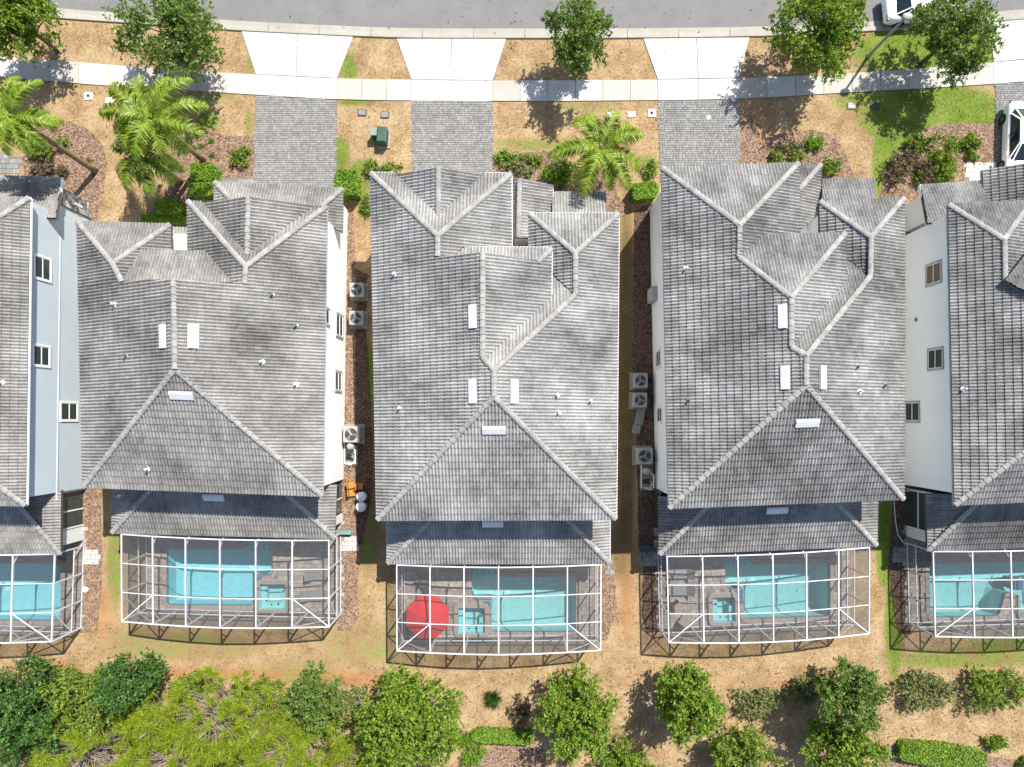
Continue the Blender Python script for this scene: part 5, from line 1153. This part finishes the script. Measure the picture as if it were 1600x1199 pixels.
def ac_unit(label, px, py, z=.9, w=.86):
    p = base_of(px, py, z); t = thing('air_conditioner', label, 'air conditioner', p, 'cooling units in the side yards')
    MB().box((p.x,p.y,.04),(w+.2,w+.2,.1)).build('pad', MAT['pad'], t)
    MB().box((p.x,p.y,.09+(z-.09)/2),(w,w,z-.09)).build('case', MAT['ac'], t, False, .06)
    for k in range(5):
        zz = .18+k*.14
        m = MB()
        for dx, dy, sx, sy in ((w/2,0,.02,w*.8),(-w/2,0,.02,w*.8),(0,w/2,w*.8,.02),(0,-w/2,w*.8,.02)): m.box((p.x+dx,p.y+dy,zz),(sx,sy,.05))
        m.build('louvre', MAT['grey'], t)
    MB().lathe((p.x,p.y,z), [(w*.37,0),(w*.37,.012)], 24).build('fan_opening', MAT['dark'], t)
    m = MB()
    for r in (.12,.2,.28,.36):
        pts = [(p.x+w*r*math.cos(a), p.y+w*r*math.sin(a), z+.06) for a in [2*math.pi*k/24 for k in range(25)]]; m.tube(pts, .006, 4, False)
    for k in range(4): a = math.pi*k/4; m.bar((p.x-w*.37*math.cos(a),p.y-w*.37*math.sin(a),z+.055),(p.x+w*.37*math.cos(a),p.y+w*.37*math.sin(a),z+.055),.012)
    m.build('grille', MAT['grey'], t)
    a0 = random.random()*2
    for k in range(3):
        a = a0+k*2.094; m = MB(); m.poly([(p.x+w*r*math.cos(a+o), p.y+w*r*math.sin(a+o), z+.02+zz) for r, o, zz in ((.06,-.3,0),(.34,-.05,.0),(.35,.55,.028),(.08,.6,.028))]); m.build('fan_blade', MAT['steel'], t)
    MB().lathe((p.x,p.y,z+.02), [(.09,0),(.09,.03),(.05,.045)], 12).build('hub', MAT['steel'], t)
ac_unit('beige cooling unit against the white wall nearest the street', 557, 453); ac_unit('beige cooling unit second along the white wall with pipes', 556, 497); ac_unit('beige heat pump by the pool equipment near the barrels', 548.5, 679, 1.0, .98)
ac_unit('grey cooling unit on orange dirt beside the pale grey wall', 1001, 595, .85); ac_unit('grey cooling unit touching the folded loungers', 1000, 625.5, .85); ac_unit('large grey heat pump beside scattered white pipes', 1007.5, 713, 1.0, .98)
def pumps(label, px, py, flip):
    p = P(px, py); t = thing('pool_equipment', label, 'pool equipment', p, 'pool pumps in the side yards')
    MB().box((p.x,p.y,.04),(.8,1.7,.1)).build('pad', MAT['pad'], t)
    MB().lathe((p.x+.1*flip,p.y+.35,.08), [(.2,0),(.23,.2),(.23,.6),(.17,.78),(.06,.82)], 16).build('filter_tank', MAT['ac'], t, True)
    MB().tube([(p.x-.25,p.y-.3,.25),(p.x+.25,p.y-.3,.25)], .13, 12).build('pump', MAT['dark'], t, True)
    MB().lathe((p.x+.2,p.y-.3,.3), [(.1,0),(.1,.14),(.07,.16)], 12).build('strainer_lid', MAT['grey'], t)
    for k, pts in enumerate([[(-.2,-.7,.3),(.2,-.7,.3),(.3,-.3,.3)], [(.1*flip,.35,.5),(.35,.1,.5),(.35,-.7,.5)], [(-.35,.7,.25),(-.35,-.7,.25)], [(0,-.75,.12),(0,-.75,.7),(.2,-.75,.7)]]):
        MB().tube([(p.x+a,p.y+b,c) for a, b, c in pts], .035, 7).build('pipe', MAT['white'], t)
pumps('pool pump, tank and white pipes by the white wall and orange seats', 549, 706, 1); pumps('pool filter tank and scattered pipes beside pale grey wall', 1010, 744, -1)
# folded grey sun loungers leaning on the ground
p = P(997,660); t = thing('folded_lounger', 'two part grey folded lounger lying on dark mulch', 'lounger', p)
MB().box((p.x+.08,p.y+.38,.2),(.52,1.05,.07), -.18).build('seat', MAT['grey'], t, False, .02); MB().box((p.x-.13,p.y-.42,.2),(.5,.55,.07), -.18).build('backrest', MAT['grey'], t, False, .02)
for dx, dy in ((.25,.8),(-.1,.8),(-.3,-.6),(.1,-.6)): MB().box((p.x+dx,p.y+dy,.09),(.05,.05,.2)).build('leg', MAT['darkgrey'], t)
for px, py, rz, lab in [(550,758,.2,'orange molded seat nearest the pool equipment'),(551,770,.1,'orange molded seat against the domed white barrels'),(563,760,-.1,'smaller orange seat set apart from the other two')]:
    p = P(px,py); t = thing('orange_chair', lab, 'chair', p, 'orange seats in the side yard'); MB().box((p.x,p.y,.22),(.42,.40,.06), rz).build('seat', MAT['orange'], t, False, .02); MB().box((p.x-.17,p.y+.0,.42),(.06,.40,.4), rz).build('backrest', MAT['orange'], t, False, .02)
    for dx in (-.16,.16):
        for dy in (-.16,.16): MB().box((p.x+dx,p.y+dy,.1),(.04,.04,.22)).build('leg', MAT['orange'], t)
for px, py, lab in [(563.5,777,'white barrel with its shade coloured pale blue, white domed lid, beside the orange seats'),(563,793,'white barrel with its shade coloured pale blue, domed lid, farther from the orange seats')]:
    p = base_of(px,py,.8); t = thing('barrel', lab, 'barrel', p, 'barrels in the side yard'); MB().lathe((p.x,p.y,0), [(.24,0),(.27,.1),(.28,.4),(.27,.68)], 20).build('drum', MAT['shade_blue'], t, True); MB().lathe((p.x,p.y,.68), [(.30,0),(.30,.04),(.22,.12),(.10,.17),(.01,.18)], 20).build('lid', MAT['white'], t, True)
p = P(543,831); t = thing('door_mat_box', 'flat teal storage lid beside the cage door pad', 'storage lid', p); MB().box((p.x,p.y,.2),(.62,.2,.36)).build('body', MAT['teal'], t, False, .02); MB().box((p.x,p.y,.4),(.66,.24,.05)).build('lid', MAT['teal'], t, False, .02)
p = P(1007,854); t = thing('storage_box', 'dark green storage box beside the paver pad', 'storage box', p); MB().box((p.x,p.y,.2),(.7,.24,.36)).build('body', MAT['green_metal'], t, False, .02); MB().box((p.x,p.y,.4),(.74,.28,.05)).build('lid', MAT['green_metal'], t, False, .02)
hp = [(1397,782),(1398,800),(1400,820),(1403,836),(1410,846),(1418,852)]; tag(MB().tube([P(a,b,.05) for a, b in smooth_line([(x,y) for x,y in hp], 2)] if False else [P(a,b,.05) for a,b in hp], .025, 6).build('garden_hose', MAT['white']), 'white hose lying on the dark mulch beside sliding door', 'hose')
# pool furniture
p = base_of(667,966,2.2); t = thing('patio_umbrella', 'open red octagonal patio umbrella inside the pool cage', 'umbrella', p)
m = MB(); n = 8; R1 = 1.32; tip = m.pts([(p.x,p.y,2.52)])
ring = m.pts([(p.x+R1*math.cos(2*math.pi*k/n+.39),p.y+R1*math.sin(2*math.pi*k/n+.39),2.0) for k in range(n)]); mid = m.pts([(p.x+R1*.5*math.cos(2*math.pi*k/n+.39),p.y+R1*.5*math.sin(2*math.pi*k/n+.39),2.33) for k in range(n)]); val = m.pts([(p.x+R1*math.cos(2*math.pi*k/n+.39),p.y+R1*math.sin(2*math.pi*k/n+.39),1.86) for k in range(n)])
for k in range(n): j = (k+1)%n; m.f += [(tip,mid+k,mid+j),(mid+k,ring+k,ring+j,mid+j),(ring+k,val+k,val+j,ring+j)]
m.build('canopy', MAT['red'], t)
MB().tube([(p.x,p.y,.1),(p.x,p.y,2.6)], .025, 8).build('pole', MAT['darkgrey'], t); MB().lathe((p.x,p.y,.06), [(.3,0),(.3,.06),(.06,.12)], 16).build('base', MAT['darkgrey'], t)
for k in range(n): a = 2*math.pi*k/n+.39; MB().bar((p.x,p.y,2.46),(p.x+R1*math.cos(a),p.y+R1*math.sin(a),1.985),.02).build('rib', MAT['darkgrey'], t)
def lounger(px, py, rz, label, mat='darkgrey', group='lounge chairs inside the cages', L=1.1):
    p = P(px,py); t = thing('lounge_chair', label, 'lounge chair', p, group); ca, sa = math.cos(rz), math.sin(rz); T = lambda x, y, z: (p.x+x*ca-y*sa, p.y+x*sa+y*ca, z)
    MB().box(T(-.25,0,.3),(L,.6,.08), rz).build('seat', MAT[mat], t, False, .02); a, b, c, d = T(L/2-.25,-.3,.33), T(L/2-.25,.3,.33), T(L/2+.15,.3,.75), T(L/2+.15,-.3,.75)
    m = MB(); m.poly([a,b,c,d]); m.poly([Vector(q)-Vector((0,0,.06)) for q in (d,c,b,a)]); m.poly([d,c,Vector(c)-Vector((0,0,.06)),Vector(d)-Vector((0,0,.06))]); m.build('backrest', MAT[mat], t)
    for x in (-.7,.2):
        for y in (-.25,.25): q = T(x,y,.17); MB().box(q,(.05,.05,.26), rz).build('leg', MAT['dark'], t)
lounger(1063,895,0,'grey lounge chair nearest the house inside the rippled pool cage','grey'); lounger(1063,921,0,'grey lounge chair second from the house inside the rippled pool cage','grey')
lounger(499,897,math.pi,'grey lounge chair by the cage wall near the paver pad','grey'); lounger(492,929,math.pi,'grey lounge chair below the other one, near the spa','grey')
lounger(664,912,-.7,'dark slouched chair in the shade near the red umbrella','darkgrey','dark chairs inside the cage',.7)
def chair(px, py, rz, label):
    p = P(px,py); t = thing('patio_chair', label, 'chair', p, 'patio chairs by the spa'); MB().box((p.x,p.y,.42),(.55,.55,.08), rz).build('seat', MAT['coping'], t, False, .02); ca, sa = math.cos(rz), math.sin(rz)
    MB().box((p.x-.25*ca,p.y-.25*sa,.65),(.07,.5,.45), rz).build('backrest', MAT['darkgrey'], t, False, .02)
    for a in (-.22,.22):
        for b in (-.22,.22): MB().box((p.x+a*ca-b*sa,p.y+a*sa+b*ca,.22),(.04,.04,.36), rz).build('leg', MAT['darkgrey'], t)
chair(1055,944,-.9,'patio chair farther from the rear cage corner'); chair(1066,969,.9,'patio chair nearest the rear cage corner')

# ---------------------------------------------------------------- cars
def car(label, p, rz):
    t = thing('parked_car', label, 'car', p, 'white cars'); ca, sa = math.cos(rz), math.sin(rz); T = lambda x, y, z: (p.x+x*ca-y*sa, p.y+x*sa+y*ca, z)
    # stations along the length: x, half width, sill z, belt z, top-of-body z
    st = [(-2.32,.62,.42,.66,.74),(-2.26,.80,.30,.70,.90),(-2.0,.88,.24,.72,.98),(-1.45,.905,.22,.72,.95),(-.6,.91,.22,.72,.93),(.5,.91,.22,.71,.91),(1.2,.90,.22,.70,.90),(1.9,.87,.24,.66,.80),(2.22,.78,.30,.60,.70),(2.34,.60,.40,.55,.60)]
    m = MB(); rows = []
    for x, w, z0, z1, z2 in st:
        half = [(w*.90,z0),(w,z0+.15),(w,z1),(w*.94,z2-.05),(w*.80,z2),(w*.4,z2+.025),(0,z2+.03)]
        sec = half+[(-a,b) for a, b in half[-2::-1]]; rows.append(m.pts([T(x,a,b) for a, b in sec]))
    k = 13
    for r0, r1 in zip(rows, rows[1:]):
        for i in range(k-1): m.f.append((r0+i, r1+i, r1+i+1, r0+i+1))
    m.f.append(tuple(rows[0]+i for i in range(k))); m.f.append(tuple(rows[-1]+i for i in range(k))[::-1])
    body = m.build('body', MAT['carw'], t, True)
    # greenhouse: dark glass band with white roof panel
    low = [(-1.78,.66),(-1.3,.80),(.2,.82),(1.25,.72)]; g = MB(); lo, hi = [], []
    outline = [(-1.85,.60,.96),(-1.5,.80,.945),(.3,.82,.925),(1.1,.78,.905),(1.3,.62,.90)]; roof = [(-1.12,.50,1.40),(-.95,.58,1.43),(.1,.59,1.46),(.38,.57,1.43),(.46,.48,1.41)]
    L0 = [(x,y,z) for x,y,z in outline]+[(x,-y,z) for x,y,z in outline[::-1]]; R0 = [(x,y,z) for x,y,z in roof]+[(x,-y,z) for x,y,z in roof[::-1]]
    a = g.pts([T(*q) for q in L0]); b = g.pts([T(*q) for q in R0]); n = len(L0)
    for i in range(n): j = (i+1)%n; g.f.append((a+i,a+j,b+j,b+i))
    g.build('window', MAT['carglass'], t)
    g = MB(); a = g.pts([T(*q) for q in R0]); b = g.pts([T(x*.94-.02,y*.9,z+.035) for x,y,z in R0])
    for i in range(n): j = (i+1)%n; g.f.append((a+i,a+j,b+j,b+i))
    g.f.append(tuple(b+i for i in range(n))); g.build('roof_panel', MAT['carw'], t, True)
    for i in (0,1,3,4):
        for s in (1,-1): x0,y0,z0 = outline[i]; x1,y1,z1 = roof[i]; MB().bar(T(x0,y0*s,z0), T(x1,y1*s,z1+.01), .07, .05).build('pillar', MAT['carw'], t)
    for s in (1,-1): MB().bar(T(-.3,.825*s,.93), T(-.28,.60*s,1.44), .06, .04).build('pillar', MAT['dark'], t); MB().box(T(.85,.98*s,.95),(.2,.16,.12), rz).build('mirror', MAT['carw'], t, False, .03)
    for x in (-1.38,1.42):
        for s in (1,-1):
            c = Vector(T(x,.86*s,.33)); ax = Vector(T(0,s,0))-Vector(T(0,0,0)); wv = MB(); wv.tube([c-ax*.12, c+ax*.07], .33, 22); wh = wv.build('wheel', MAT['tyre'], t, True)
            rm = MB(); rm.tube([c+ax*.065, c+ax*.078], .235, 20); rm.build('rim', MAT['dark'], wh)
            sp = MB(); fx = (Vector(T(1,0,0))-Vector(T(0,0,0)))
            for q in range(5): an = q*1.2566; sp.bar(c+ax*.085, c+ax*.085+(fx*math.cos(an)+Vector((0,0,1))*math.sin(an))*.23, .05, .02)
            sp.build('spokes', MAT['rim'], wh)
    for s in (1,-1): MB().box(T(-2.24,.66*s,.80),(.12,.32,.13), rz).build('tail_light', MAT['taillight'], t, False, .02); MB().box(T(2.17,.62*s,.62),(.16,.30,.12), rz).build('head_light', MAT['headlight'], t, False, .02)
    MB().box(T(-2.33,0,.62),(.03,.5,.13), rz).build('number_plate', MAT['trim'], t)
c = P(1385,20,.9); car('white sedan parked at the kerb under the round street tree', Vector((c.x+2.3, P(1420,38,.25).y+.95, .02)), 0.10)
c = P(1560,165,.7); car('white sedan parked nose in on the paver driveway', Vector((P(1563,210,.35).x+1.0, P(1570,158,.85).y-2.3, .04)), -math.pi/2-.03)
